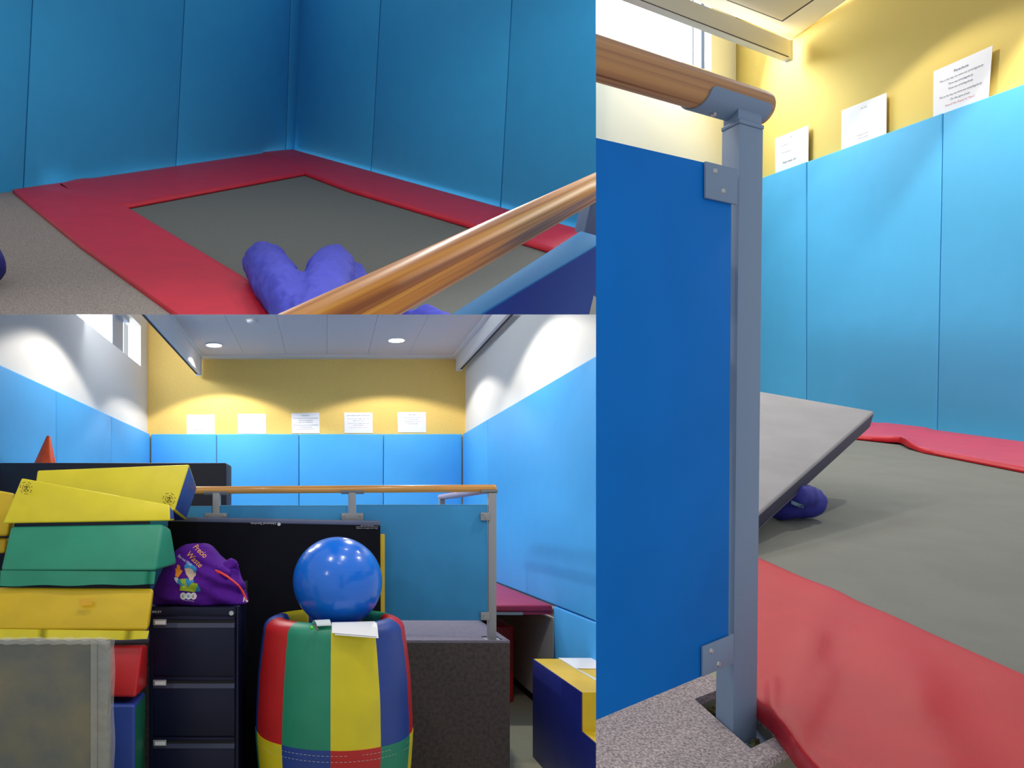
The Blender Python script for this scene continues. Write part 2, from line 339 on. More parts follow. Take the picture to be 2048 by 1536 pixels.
# notices on the yellow wall
def bq(u0, v0, u1, v1, tilt=0, y=YW - .004):
    return [Vector((X(u0, y), y, Z(v0, y))), Vector((X(u1, y), y, Z(v0 - tilt, y))), Vector((X(u1 + .5, y), y - .002, Z(v1, y))), Vector((X(u0 + 1, y), y - .002, Z(v1, y)))]
PARA = [('Parachute', .5, .16, .075, 1, .8), ('This is the way we move our arms/legs/body', .5, .30, .068, 0, .72), ('Move our arms/legs/body', .5, .42, .068, 0, .72), ('Move our arms/legs/body', .5, .53, .068, 0, .72),
        ('This is the way we move our arms/legs/body', .5, .68, .068, 0, .72), ('On the para-chute', .5, .79, .068, 0, .8), ('(Pause & Wait. Request for "More")', .5, .90, .06, 2, .72)]
def generic(n, title, red=True):
    L = [(title, .5, .16, .075, 1, .8)]
    return L
G = 'white notices along the yellow wall'
poster('notice', bq(373, 829, 429, 868.5), [('This', .47, .16, .05, 0, .9), ('This is', .25, .28, .05, 0, .9), ('This is', .25, .50, .05, 0, .9), ('Make', .28, .6, .05, 0, .9), ('Ready  Steady  Go!', .5, .80, .075, 1, .75)], 'white notice on the yellow wall, farthest left, with one bold line near the bottom', G)
poster('notice', bq(475, 827.5, 532, 867.5), [('Mini Ball', .52, .16, .06, 1, .8), ('Rolling the ball along', .57, .37, .055, 0, .8), ('Rolling the ball', .53, .47, .055, 0, .8), ('This is the way we pass', .57, .69, .055, 0, .8), ('Pass it round', .53, .79, .055, 0, .8), ('Wait and "More"', .6, .89, .05, 2, .8)], 'white notice on the yellow wall, second from the left, in the bright lamp glow', G)
poster('notice', bq(583, 826.5, 639, 866.5, 1.6), [(a, b, c * .88 + .02, d, e, f) for a, b, c, d, e, f in PARA], 'white notice at the centre of the yellow wall, headed Parachute, with a raised right corner', G)
poster('notice', bq(688, 825, 745, 866), [('Ice Ice Honey Under the Parachute', .5, .17, .07, 1, .8), ('This is the way we wiggle under it now', .5, .32, .06, 0, .8), ('Wiggle under it now', .5, .42, .06, 0, .8), ('This is the way we wiggle under it now', .5, .55, .06, 0, .8), ('Under the blue sky', .5, .64, .06, 0, .8), ('(Pause & Wait. Request for "More")', .5, .75, .055, 2, .8)], 'white notice on the yellow wall, second from the right, with a wide heading', G)
poster('notice', bq(795, 824, 852, 865), [('Hello Song', .5, .15, .07, 1, .8), ('Hello everybody, how are you', .5, .29, .055, 0, .85), ('It is time to wave hello', .5, .39, .055, 0, .85), ('Hello everybody, so nice to', .5, .49, .055, 0, .85), ('It is time to say hello', .5, .59, .055, 0, .85)], 'white notice on the yellow wall, farthest right, with its lower half blank', G)
# carpeted platform and the trampoline deck behind it
t = thing('platform', 'dark grey carpeted platform behind the barrel, carrying the blue railing', 'platform', (-.5, 4.0, FL))
mb = MB(); mb.box(XL + .01, .986, 4.0, 5.168, FL, ZP - .012); mb.build('body', 'carpet', t)
mb = MB()
px0, px1, py0, py1 = .862, .955, 4.02, 4.15     # pocket for the post foot
mb.box(XL + .01, px0, 4.0, 5.168, ZP - .012, ZP); mb.box(px1, .986, 4.0, 5.168, ZP - .012, ZP); mb.box(px0, px1, 4.0, py0, ZP - .012, ZP); mb.box(px0, px1, py1, 5.168, ZP - .012, ZP)
mb.build('carpet_top', 'carpet_top', t)
mb = MB(); mb.box(.87, .95, 4.03, 4.14, ZP - .0115, ZP - .006); mb.build('foot_plate', 'grey_metal', t)
t = thing('trampoline', 'built-in trampoline with a crimson edge pad behind the platform at right', 'trampoline', (.5, 5.2, ZP))
mb = MB(); mb.box(XL + .05, 1.10, 5.172, 8.58, ZP - .05, ZP - .02); mb.build('bed', 't_bed', t)
mb = MB(); mb.box(.99, 1.572, 5.18, 8.58, ZP, 1.178); mb.bevel(.014, 3); mb.build('edge_pad', 'red_pad', t)
mb = MB(); mb.box(1.37, 1.572, 5.20, 8.5, ZP - .02, ZP); mb.build('pad_skirt', 'red_pad', t)
mb = MB(); mb.box(.99, 1.37, 5.19, 5.21, ZP + .0 - .022, ZP - .002); mb.box(1.05, 1.08, 5.2, 8.5, ZP - .03, ZP - .004); mb.build('frame_rail', 'grey_metal', t)
mb = MB(); mb.tube([(1.19, 5.5, 1.10), (.99, 6.0, .80)], .012, 10); mb.tube([(1.02, 5.9, 1.08), (1.10, 5.9, .9)], .01, 8); mb.build('strut', 'grey_metal', t)
mb = MB(); mb.box(1.08, 1.44, 5.72, 6.3, FL, .955); mb.bevel(.015, 3); tag(mb.build('foam_block', 'red'), 'red foam block stored on the floor under the trampoline edge', 'foam block')
# railing: posts, panels and handrails
t = thing('railing', 'pine-topped railing of blue panels on grey posts along the platform front', 'railing', (0, 4.1, ZP))
YR = 4.06
def post(u0, u1, zt, z0=ZP, y=YR, par=t, d=.045):
    mb = MB(); mb.box(X(u0, y), X(u1, y), y, y + d, z0, zt); mb.bevel(.003); return mb.build('post', 'grey_metal', par)
for (u0, u1) in ((425, 439.5), (697, 712)):
    p = post(u0, u1, Z(985, YR)); um = (u0 + u1) / 2
    mb = MB(); mb.box(X(um - 22, YR), X(um + 22, YR), YR - .012, YR, Z(1042 if u0 > 500 else 1038, YR), Z(1026, YR)); mb.bevel(.002); mb.build('bracket', 'grey_metal', p)
    mb = MB()
    for du in (-17, 17): mb.disc((X(um + du, YR), YR - .017, Z(1031, YR)), (0, 1, 0), .0045, .006, 10)
    mb.build('bolt', 'steel', p)
p = post(977, 993, Z(986, YR), ZP - .02)
for (va, vb) in ((1025, 1041), (1224, 1240)):
    mb = MB(); mb.box(X(961, YR), X(979, YR), YR - .008, YR + .004, Z(vb, YR), Z(va, YR)); mb.bevel(.002); mb.build('bracket', 'grey_metal', p)
    mb = MB(); mb.disc((X(965, YR), YR - .013, Z(va + 4, YR)), (0, 1, 0), .004, .006, 10); mb.disc((X(969, YR), YR - .013, Z(va + 11, YR)), (0, 1, 0), .004, .006, 10); mb.build('bolt', 'steel', p)
for (u0, u1, v0, v1) in ((300, 424, 1013, 1245), (440, 696, 1011.5, 1245), (713, 975, 1010, 1241)):
    mb = MB(); mb.box(X(u0, YR), X(u1, YR), YR + .004, YR + .02, Z(v1, YR), Z(v0, YR)); mb.bevel(.002); pn = mb.build('panel', 'rail_panel', t)
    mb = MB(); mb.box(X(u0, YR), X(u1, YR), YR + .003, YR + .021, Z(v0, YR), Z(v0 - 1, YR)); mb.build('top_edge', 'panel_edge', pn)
ra = at(300, 981, YR + .022); rb = at(993, 976.5, YR + .022)
mb = MB(); mb.tube([ra + (rb - ra) * k / 12 for k in range(13)], .0205, 20, round_end=.7); mb.build('handrail', 'wood', t)
for um, ve in ((432, 985.5), (705, 983.5), (977, 982)):
    cpt = at(um, ve - 7 + 2.4, YR + .022); mb = MB(); w_ = X(650 + 23, YR) if um < 900 else X(650 + 17, YR)
    n = 10; rr = .0225
    for k in range(n):
        a0 = math.pi * (1.08 + .84 * k / n); a1 = math.pi * (1.08 + .84 * (k + 1) / n)
        q = [cpt + Vector((-w_, math.cos(a) * r_, math.sin(a) * r_)) for (a, r_) in ((a0, rr), (a1, rr), (a1, rr + .003), (a0, rr + .003))]
        mb.prism(q, Vector((2 * w_, 0, 0)))
    mb.build('saddle', 'grey_metal', t)
t2 = thing('side_railing', 'pinkish wooden side handrail on a grey post, seen beyond the blue railing', 'railing', (.92, 5.8, ZP))
xa = .90; mb = MB(); mb.tube([(xa, 5.86, Z(994.5, 5.87)), (xa + .01, 5.2, Z(990, 5.2)), (xa + .012, 4.16, Z(979, 4.16))], .021, 18); mb.build('handrail', 'wood_pink', t2)
mb = MB(); mb.box(xa - .022, xa + .022, 5.76, 5.80, ZP, Z(997, 5.8)); mb.bevel(.003); mb.build('post', 'grey_metal', t2)
# navy mat standing on the platform, cone on top
mb = MB(); mb.box(XL + .041, X(453, 4.6), 4.6, 4.85, ZP, Z(925.5, 4.6)); mb.bevel(.012, 3); tag(mb.build('gym_mat', 'navy'), 'large navy mat standing on edge behind the yellow wedges', 'gym mat')
t = thing('sport_cone', 'orange sport cone standing on top of the navy mat', 'cone', (X(90, 4.7), 4.72, Z(925.5, 4.6)))
cx, cz = X(90, 4.72), Z(925.5, 4.6)
mb = MB(); mb.bm.clear(); mb = MB(); prof = [(.066, cz), (.064, cz + .008), (.012, cz + .172), (.008, cz + .178), (.001, cz + .179)]
rg = mb.lathe((cx, 4.72), prof, 28)
for v in mb.bm.verts: v.co.x += (v.co.z - (cz - FL) * S) * .12
mb.build('cone_body', 'cone', t)
# black mat leaning on the railing
t = thing('gym_mat', 'black mat with a grey top edge leaning on the railing behind ball and bag', 'gym mat', (-.2, 3.9, ZP - .3))
A = at(338, 1033, 3.985); B = at(760, 1041.5, 3.985)
A0 = Vector((A.x, 3.90, FL)); B0 = Vector((B.x, 3.90, FL)); mth = Vector((0, -.035, 0))
mb = MB(); At = A - Vector((0, 0, .016)); Bt = B - Vector((0, 0, .016)); mb.prism([A0, B0, Bt, At], mth); mb.bevel(.01, 3); mb.build('mat_body', 'black', t)
mb = MB(); mb.prism([At - Vector((0, 0, .012)), Bt - Vector((0, 0, .012)), B, A], mth - Vector((0, .003, 0))); mb.bevel(.008, 3); mb.build('top_edge', 'greyedge', t)
mb = MB(); yf = lambda z: 3.90 + (3.985 - 3.90) * (z - FL) / (At.z - FL) - .0385
def onmat(u, v):
    z = Z(v, 3.93); y = yf(z); z = Z(v, y); return Vector((X(u, y), y, z))
put_text(mb, 'Universal Services', lambda x, y: onmat(552 - x * 6.9, 1046.2 - 1.4 + y * 6.9), align='LEFT', spacing=1)
mb.disc(onmat(558, 1048.5), (0, 1, 0), .009, .001, 12)
for (s_, vv) in (('Do not fold or crease', 1059.2), ('Store flat and dry when not in use by children', 1056), ('Wipe with damp cloth', 1053.2)):
    vs, _ = text_polys(s_); wmax = max(a for a, b in vs) - min(a for a, b in vs); hh = 2.7
    wpx = {1059.2: 42, 1056: 44, 1053.2: 26}[vv]
    put_text(mb, s_, lambda x, y: onmat(734 - x * wpx / wmax, vv - 3 + y * hh))
mb.build('printed_text', 'p_badge', t, recalc=False)
mb = MB(); mb.box(X(690, 3.985), X(769.5, 3.985), 3.983, 3.998, FL, Z(1068, 3.985)); mb.bevel(.004, 3)
o = mb.build('gym_mat', 'yel2'); tag(o, 'thin yellow mat standing between the black mat and the ball, only its edge showing', 'gym mat')
# ---- foam shapes in the left stack
def block(name, fr, bk, m, label, cat='foam block', bev=.012, mside=None, puff=.006, group='foam shapes stacked at left'):
    """fr: four (u,v,Y) of the front face; bk: four of the back face"""
    f = [at(*p) for p in fr]; b = [at(*p) for p in bk]
    mb = MB(); mb.prism(f, [q - p for p, q in zip(f, b)], 0, mside)
    for fc in mb.bm.faces: pass
    mb.bevel(bev, 3); mb.puff(puff, 5, 0)
    o = mb.build(name, m); return tag(o, label, cat, group) if label else o
t = thing('foam_wedge', 'topmost yellow foam wedge with blue side, tilted on the stack', 'foam wedge', at(200, 1040, 3.5), 'foam shapes stacked at left')
f = [at(60, 1047, 3.42), at(349, 1021, 3.42), at(379, 928.5, 3.5), at(75, 940.5, 3.5)]
b = [at(80, 1044, 3.9), at(372, 1040, 3.85), at(394, 975, 3.92), at(95, 985, 3.92)]
mb = MB(); mb.prism(f, [q - p for p, q in zip(f, b)], 0, 1)
mb.bevel(.008, 3); mb.build('wedge_body', ['yel', 'blu'], t)
def badge(par, u, v, Y, r, m='stamp'):
    """round printed maker's stamp: two broken rings of ticks and a running figure"""
    mb = MB(); p = lambda a, q: at(u + q * math.cos(a) * r, v + q * math.sin(a) * r, Y)
    for (q0, q1, n, ph, br) in ((.98, .86, 20, 0, 3), (.62, .5, 14, .2, 9), (.36, .26, 8, 0, 9)):
        for k in range(n):
            if k % br == 0: continue
            a0 = 2 * math.pi * k / n + ph; a1 = a0 + 2 * math.pi / n * .8
            mb.face([p(a0, q0), p(a1, q0), p(a1, q1), p(a0, q1)])
    for (a, b_) in (((-.3, .5), (.05, .0)), ((.05, 0), (.35, .45)), ((.05, 0), (.1, -.35)), ((-.3, -.2), (.35, -.1))):
        x0, y0 = a; x1, y1 = b_; nx, ny = -(y1 - y0), x1 - x0; l = math.hypot(nx, ny); nx *= .06 / l; ny *= .06 / l
        mb.face([at(u + (x0 + nx) * r, v + (y0 + ny) * r, Y), at(u + (x1 + nx) * r, v + (y1 + ny) * r, Y), at(u + (x1 - nx) * r, v + (y1 - ny) * r, Y), at(u + (x0 - nx) * r, v + (y0 - ny) * r, Y)])
    mb.build('printed_stamp', m, par, recalc=False)
badge(t, 338, 998, 3.405, 13)
t = thing('foam_wedge', 'yellow foam wedge with a round stamp at its left end, second from the top', 'foam wedge', at(180, 1045, 3.3), 'foam shapes stacked at left')
f = [at(5, 1047, 3.3), at(340, 1041.5, 3.3), at(339, 1009, 3.33), at(43, 955.5, 3.33)]
b = [at(25, 1047, 3.47), at(349, 1041.5, 3.45), at(347, 1020, 3.45), at(60, 975, 3.47)]
mb = MB(); fs = mb.prism(f, [q - p for p, q in zip(f, b)], 0, 1); mb.bevel(.008, 3); mb.build('wedge_body', ['yel', 'blu'], t)
badge(t, 52, 976, 3.285, 13)
def trapezoid(f, b, flap, m, mflap, label, extra=None):
    t = thing('foam_shape', label, 'foam block', at(*f[0]), 'foam shapes stacked at left')
    ff = [at(*p) for p in f]; bb = [at(*p) for p in b]
    mb = MB(); mb.prism(ff, [q - p for p, q in zip(ff, bb)]); mb.bevel(.016, 4); mb.puff(.004, 4); mb.build('foam_body', m, t)
    mb = MB(); n = 24; top = []; bot = []
    a, b2, c, d = flap
    for k in range(n + 1):
        s = k / n; wv = .006 * math.sin(s * 9) * .6
        top.append(at(a[0] * (1 - s) + b2[0] * s, a[1] * (1 - s) + b2[1] * s, a[2])); q = at(d[0] * (1 - s) + c[0] * s, d[1] * (1 - s) + c[1] * s + 1.2 * math.sin(s * 17), d[2]); q.y += wv; bot.append(q)
    for k in range(n): mb.prism([top[k], top[k + 1], bot[k + 1], bot[k]], Vector((0, .004, 0)))
    bmesh.ops.remove_doubles(mb.bm, verts=mb.bm.verts, dist=1e-5); mb.build('hem_flap', mflap, t)
    return t
trapezoid([(1, 1143, 3.2), (311, 1143, 3.2), (326, 1047, 3.30), (19, 1052, 3.30)], [(14, 1138, 3.40), (356, 1129, 3.40), (343, 1057, 3.39), (40, 1058, 3.39)],
          [(1, 1141, 3.192), (311, 1143, 3.192), (308, 1169, 3.18), (0, 1172, 3.18)], 'grn', 'grn', 'green foam block with a hanging hem, under the two yellow wedges')
t = trapezoid([(-20, 1262, 3.14), (294, 1262, 3.14), (308, 1176, 3.2), (-20, 1174, 3.2)], [(-10, 1258, 3.38), (298, 1256, 3.38), (309, 1178, 3.38), (0, 1174, 3.38)],
          [(-20, 1258, 3.132), (298, 1262, 3.132), (294, 1279, 3.12), (-20, 1278, 3.12)], 'yel2', 'yel', 'wide yellow foam block below the green one, touching the filing cabinet')
mb = MB(); mb.face([at(158, 1198, 3.155), at(184, 1197, 3.155), at(184, 1210, 3.148), at(158, 1211, 3.148)]); mb.build('faded_sticker', mat('faded_orange', (226, 172, 30), .5), t, recalc=False)
block('foam_block', [(-30, 1073, 3.5), (16, 1071, 3.5), (30, 986, 3.5), (-30, 976, 3.5)], [(-30, 1073, 3.9), (25, 1071, 3.9), (36, 990, 3.9), (-20, 980, 3.9)], 'yel2', 'yellow foam block cut by the left picture edge beside the stamped wedge')
block('foam_block', [(-30, 1108, 3.55), (10, 1106, 3.55), (14, 1077, 3.55), (-30, 1076, 3.55)], [(-30, 1108, 3.9), (20, 1106, 3.9), (24, 1077, 3.9), (-20, 1076, 3.9)], 'yel2', 'dark yellow foam block at the left picture edge, behind the green block')
def tapered(f, b, mats, label, side=1):
    ff = [at(*p) for p in f]; bb = [at(*p) for p in b]; mb = MB(); fs = mb.prism(ff, [q - p for p, q in zip(ff, bb)]); fs[3].material_index = 1 if len(mats) > 1 else 0
    if len(mats) > 2: fs[4].material_index = 2
    mb.bevel(.012, 3); mb.puff(.004, 5); return tag(mb.build('foam_block', mats), label, 'foam block', 'foam shapes stacked at left')
tapered([(120, 1392, 3.1), (271, 1395, 3.1), (285, 1293, 3.15), (120, 1290, 3.15)], [(140, 1374, 3.38), (294, 1374, 3.38), (295, 1290, 3.38), (140, 1290, 3.38)], ['red'], 'red foam block between the wrapped foam and the filing cabinet')
g0 = at(120, 1410, 3.08).z
tapered([(120, 1712, 3.02), (268, 1712, 3.02), (270, 1410, 3.08), (120, 1410, 3.08)], [(150, 1664, 3.38), (289, 1664, 3.38), (291, 1384, 3.38), (150, 1384, 3.38)], ['blu', 'grnd', 'blu'], 'blue foam block with a green side, lowest of the stack beside the cabinet')
t = thing('foam_sheet_stack', 'grey-brown foam slab wrapped in torn clear plastic at bottom left', 'foam slab', (X(100, 2.7), 2.75, FL))
mb = MB(); mb.box(X(-40, 2.7), X(212, 2.7), 2.7, 2.77, FL, Z(1284, 2.7)); mb.bevel(.012, 3); mb.build('foam_slab', 'foam', t)
mb = MB(); x1 = X(212, 2.69); n = 26
edge = []
for k in range(n + 1):
    z = FL + (Z(1281, 2.69) - FL) * k / n; edge.append((x1 + .008 + .003 * math.sin(k * .9) + (.006 if k == n else 0), 2.690 + .002 * math.sin(k * 1.3), z))
for k in range(n):
    a, b = edge[k], edge[k + 1]
    for (xa_, xb_) in ((x1 - .055, x1 - .03), (x1 - .03, None)):
        mb.face([(xa_, 2.691, a[2]), (xb_ or a[0], 2.685 if xb_ else a[1], a[2]), (xb_ or b[0], 2.685 if xb_ else b[1], b[2]), (xa_, 2.691, b[2])])
    mb.face([a, (a[0], 2.77, a[2]), (b[0], 2.77, b[2]), b])
for k in range(24):
    ua = -40 + 252 * k / 24; ub = -40 + 252 * (k + 1) / 24
    p0, p1 = at(ua, 1281 - 1.5 * math.sin(k * 2.1), 2.692), at(ub, 1281 - 1.5 * math.sin((k + 1) * 2.1), 2.692)
    mb.face([p0 - Vector((0, 0, .014)), p1 - Vector((0, 0, .014)), p1, p0]); mb.face([p0, p1, p1 + Vector((0, .07, 0)), p0 + Vector((0, .07, 0))])
mb.build('plastic_wrap', 'plastic', t)
# ---- filing cabinet
YC = 3.4
t = thing('filing_cabinet', 'dark navy steel filing cabinet with the purple bag on top', 'filing cabinet', (X(388, YC), YC + .2, FL))
mb = MB(); mb.box(X(298, YC), X(477, YC), YC + .006, YC + .36, FL, Z(1214, YC)); mb.bevel(.004); mb.build('body', 'cab', t)
mb = MB(); mb.box(X(298, YC), X(306, YC), YC, YC + .02, FL, Z(1214, YC)); mb.box(X(470, YC), X(477, YC), YC, YC + .02, FL, Z(1214, YC)); mb.box(X(306, YC), X(470, YC), YC, YC + .02, Z(1231, YC), Z(1214, YC)); mb.bevel(.002); mb.build('front_frame', 'cab', t)
mb = MB(); put_text(mb, 'BISLEY', lambda x, y: at(304 + x * 6.6, 1225.5 - y * 6.0, YC - .001), align='LEFT'); mb.build('maker_name', 'p_badge', t, recalc=False)
mb = MB(); mb.disc((X(463, YC), YC - .006, Z(1226, YC)), (0, 1, 0), .0105, .008, 24); mb.disc((X(463, YC), YC - .0075, Z(1226, YC)), (0, 1, 0), .003, .002, 12); mb.build('lock', 'steel', t)
for (v0, v1) in ((1232, 1350), (1353, 1471), (1473, 1591), (1593, 1656)):
    mb = MB(); mb.box(X(307, YC), X(469, YC), YC - .004, YC + .01, Z(v1, YC), Z(v0 + 22, YC)); mb.bevel(.002); d = mb.build('drawer', 'cab', t)
    mb = MB(); mb.box(X(307, YC), X(469, YC), YC - .006, YC + .01, Z(v0 + 8, YC), Z(v0 + 1, YC)); mb.bevel(.002); mb.build('handle_lip', 'cab', d)
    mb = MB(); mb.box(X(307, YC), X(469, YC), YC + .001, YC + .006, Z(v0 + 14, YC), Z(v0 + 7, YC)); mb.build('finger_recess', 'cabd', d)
    q = [(X(307, YC), YC + .002, Z(v0 + 13, YC)), (X(469, YC), YC + .002, Z(v0 + 13, YC)), (X(469, YC), YC - .006, Z(v0 + 23, YC)), (X(307, YC), YC - .006, Z(v0 + 23, YC))]
    mb = MB(); mb.prism(q, Vector((0, .006, 0))); mb.build('handle_slope', 'cabl', d)
    mb = MB(); mb.box(X(307, YC), X(333.5, YC), YC - .010, YC - .003, Z(v0 + 18, YC), Z(v0 + 6, YC)); mb.bevel(.0015); h = mb.build('label_holder', 'grey_metal', d)
    mb = MB(); mb.box(X(311, YC), X(332, YC), YC - .012, YC - .0095, Z(v0 + 16, YC), Z(v0 + 9, YC)); mb.build('label_card', 'paper', d)
# ---- purple bag
t = thing('drawstring_bag', 'purple printed drawstring bag slumped on the filing cabinet', 'bag', (X(395, 3.5), 3.55, Z(1213, 3.4)))
rows = [(1214, 303, 495, .12), (1206, 302, 497, .135), (1196, 305, 494, .145), (1180, 309, 489, .15), (1165, 315, 485, .15), (1150, 322, 481, .145), (1138, 328, 477, .13), (1126, 335, 455, .12), (1113, 343, 440, .105), (1102, 352, 431, .09), (1094, 362, 424, .07), (1089, 372, 417, .045), (1087, 385, 408, .02)]
mb = MB(); ctrY = 3.57; rings = []; seg = 56
fine = []
for (a, b) in zip(rows, rows[1:]):
    for k in range(4): s = k / 4; fine.append(tuple(p * (1 - s) + q * s for p, q in zip(a, b)))
fine.append(rows[-1])
for (v, l, r, d) in fine:
    z = Z(v, ctrY - d * .6); xc = (X(l, ctrY) + X(r, ctrY)) / 2; hw = (X(r, ctrY) - X(l, ctrY)) / 2; ring = []
    for k in range(seg):
        a = 2 * math.pi * k / seg; ca, sa = math.cos(a), math.sin(a); e = .8
        p = Vector((xc + hw * abs(ca) ** e * (1 if ca > 0 else -1), ctrY + d * abs(sa) ** e * (1 if sa > 0 else -1), z))
        # folds that run from the neck at the right towards the lower left corner
        g = (p.x + .30) * .35 + (p.z - 1.45); fold = (math.sin(g * 85 + 3 * noise.noise(p * 6)) * .5 + noise.noise(p * 14)) * .009 * (1 if p.x > X(392, 3.5) or v > 1192 else .3)
        p.y += fold * (1 if sa < 0 else .5) * 2; p.z = max(p.z + fold * .4, Z(1213, 3.4)) if v > 1205 else p.z + fold * .4
        ring.append(mb.bm.verts.new(Wd(p)))
    rings.append(ring)
for a, b in zip(rings, rings[1:]):
    for k in range(seg): mb.bm.faces.new((a[k], a[(k + 1) % seg], b[(k + 1) % seg], b[k]))
mb.bm.faces.new(rings[0][::-1]); mb.bm.faces.new(rings[-1])
bmesh.ops.recalc_face_normals(mb.bm, faces=mb.bm.faces)
bvh = BVHTree.FromBMesh(mb.bm)
mb.build('bag_body', 'purple', t, sharp=75)
camW = Wd(C)
def onbag(u, v):
    d = (Wd(at(u, v, 1)) - camW).normalized(); loc, nrm, i, dist = bvh.ray_cast(camW, d)
    if loc is None: p = Wd(at(u, v, 3.45))
    else: p = loc - d * .0035
    return p / S + Vector((0, 0, FL))
def bagpoly(name, m, pts, cuts=3):
    mb = MB(); 
    bm = mb.bm; f = bm.faces.new([bm.verts.new((u, v, 0)) for u, v in pts]); f.normal_update()
    bmesh.ops.triangulate(bm, faces=bm.faces[:]); bmesh.ops.subdivide_edges(bm, edges=bm.edges[:], cuts=cuts, use_grid_fill=True)
    for v in bm.verts: v.co = Wd(onbag(v.co.x, v.co.y))
    return mb.build(name, m, t, recalc=False)
def bagtext(name, m, txt, u, v, ang, h, sx=1, **k):
    mb = MB(); ca, sa = math.cos(math.radians(ang)), math.sin(math.radians(ang)); bend = k.pop('bend', 0)
    vs, fs = text_polys(txt, align='LEFT', **k); vv = [mb.bm.verts.new((x, y, 0)) for x, y in vs]
    for f in fs:
        try: mb.bm.faces.new([vv[i] for i in f])
        except ValueError: pass
    bmesh.ops.subdivide_edges(mb.bm, edges=[e for e in mb.bm.edges if e.calc_length() > .25], cuts=1)
    for w_ in mb.bm.verts:
        x = w_.co.x * h * sx; y = w_.co.y * h - bend * x * x; w_.co = Wd(onbag(u + x * ca + y * sa, v + x * sa - y * ca))
    mb.build(name, m, t, recalc=False)
bagtext('printed_text', 'p_orange', 'Precio', 385, 1095, 43, 17, .72, shear=.2)
bagtext('printed_text', 'p_orange', 'Waste', 371, 1109, 44, 17, .86, shear=.2)
bagtext('printed_text', 'p_white', 'Bits not Want', 355, 1113, 36, 8.0, .72)
G_ = lambda L: [(300 + a / 9.035, 1060 + b / 9.035) for a, b in L]
bagpoly('printed_hat', 'p_blue', G_([(625, 640), (690, 570), (740, 600), (840, 680), (838, 770), (800, 765), (760, 705), (690, 680), (620, 700)]))
bagpoly('printed_face', 'p_skin', G_([(620, 700), (690, 682), (760, 707), (800, 767), (838, 775), (822, 830), (795, 850), (775, 905), (715, 920), (695, 860), (650, 800), (640, 750)]))
bagpoly('printed_glove', 'p_glove', G_([(455, 690), (478, 700), (490, 630), (512, 628), (520, 640), (540, 640), (550, 720), (585, 730), (580, 760), (535, 820), (505, 865), (455, 830), (465, 760)]))
bagpoly('printed_cuff', 'p_badge', G_([(452, 845), (500, 868), (515, 890), (490, 915), (500, 970), (455, 920), (436, 880)]))
bagpoly('printed_shirt', 'p_blue', G_([(500, 890), (545, 890), (560, 950), (630, 1000), (600, 1040), (520, 985), (490, 930)]))
bagpoly('printed_vest', 'p_green', G_([(545, 885), (640, 878), (680, 1035), (760, 950), (862, 970), (820, 1118), (700, 1110), (535, 1090), (550, 1010)]))
bagpoly('printed_collar', 'p_blue', G_([(640, 878), (670, 868), (715, 920), (775, 895), (800, 935), (745, 960), (685, 1035), (650, 960)]))
bagpoly('printed_vest_band', 'p_lime', G_([(545, 960), (800, 1120), (700, 1110), (540, 1010)]))
bagpoly('printed_sleeve', 'p_blue', G_([(862, 980), (915, 1085), (905, 1110), (830, 1110), (845, 1030)]))
for (cx_, mm, ch) in ((600, 'p_teal', 'c'), (697, 'p_blue', 'e'), (787, 'red', 'a')):
    bagpoly('printed_badge', 'p_badge', [(300 + (cx_ + 57 * math.cos(a * math.pi / 10)) / 9.035, 1060 + (1193 + 64 * math.sin(a * math.pi / 10)) / 9.035) for a in range(20)], 2)
mb = None
_onbag = onbag
def onbag(u, v):
    p = _onbag(u, v); d = (p - C).normalized(); return p - d * .002
for (cx_, mm, ch) in ((600, 'p_teal', 'c'), (697, 'p_blue', 'e'), (787, 'red', 'a')):
    bagtext('printed_text', mm, ch, 300 + (cx_ - 28) / 9.035, 1060 + 1222 / 9.035, 2, 11.5, .95)
bagtext('printed_text', 'p_white', 'Caring Learning', 365, 1200.5, 7, 3.6, 1.0)
# loose gathered neck at the right
mb = soft_union('n', None, [(at(452, 1134, 3.5), at(466, 1125, 3.52), .022, .028), (at(466, 1125, 3.52), at(471, 1150, 3.55), .022, .024), (at(471, 1150, 3.55), at(478, 1175, 3.5), .024, .03), (at(440, 1138, 3.46), at(455, 1150, 3.46), .02, .026)], .008, wr=.008, wsc=22, smooth=2)
mb.build('gathered_neck', 'purple', t)
mb = MB(); cp = [at(431, 1141, 3.40), at(440, 1144, 3.39), at(452, 1151, 3.385), at(464, 1160, 3.39), at(476, 1170, 3.395), at(482, 1178, 3.39), at(487, 1188, 3.385), at(490, 1196, 3.38)]
mb.tube(cp, .0045, 8); mb.tube([p + Vector((.006, -.004, -.006)) for p in cp], .004, 8); mb.build('drawcord', 'cord', t)
mb = MB(); mb.tube([at(489, 1194, 3.38), at(491, 1199, 3.378), at(495, 1204, 3.375)], .0045, 8); mb.tube([at(488, 1195, 3.38), at(487, 1204, 3.375)], .003, 8); mb.build('cord_tip', 'cordend', t)
mb = MB(); mb.box(X(484, 3.72), X(494.5, 3.72), 3.68, 3.75, Z(1213, 3.4), Z(1162, 3.72)); mb.bevel(.004); tag(mb.build('small_box', 'rubber'), 'small dark grey box on the cabinet just behind the purple bag', 'box')
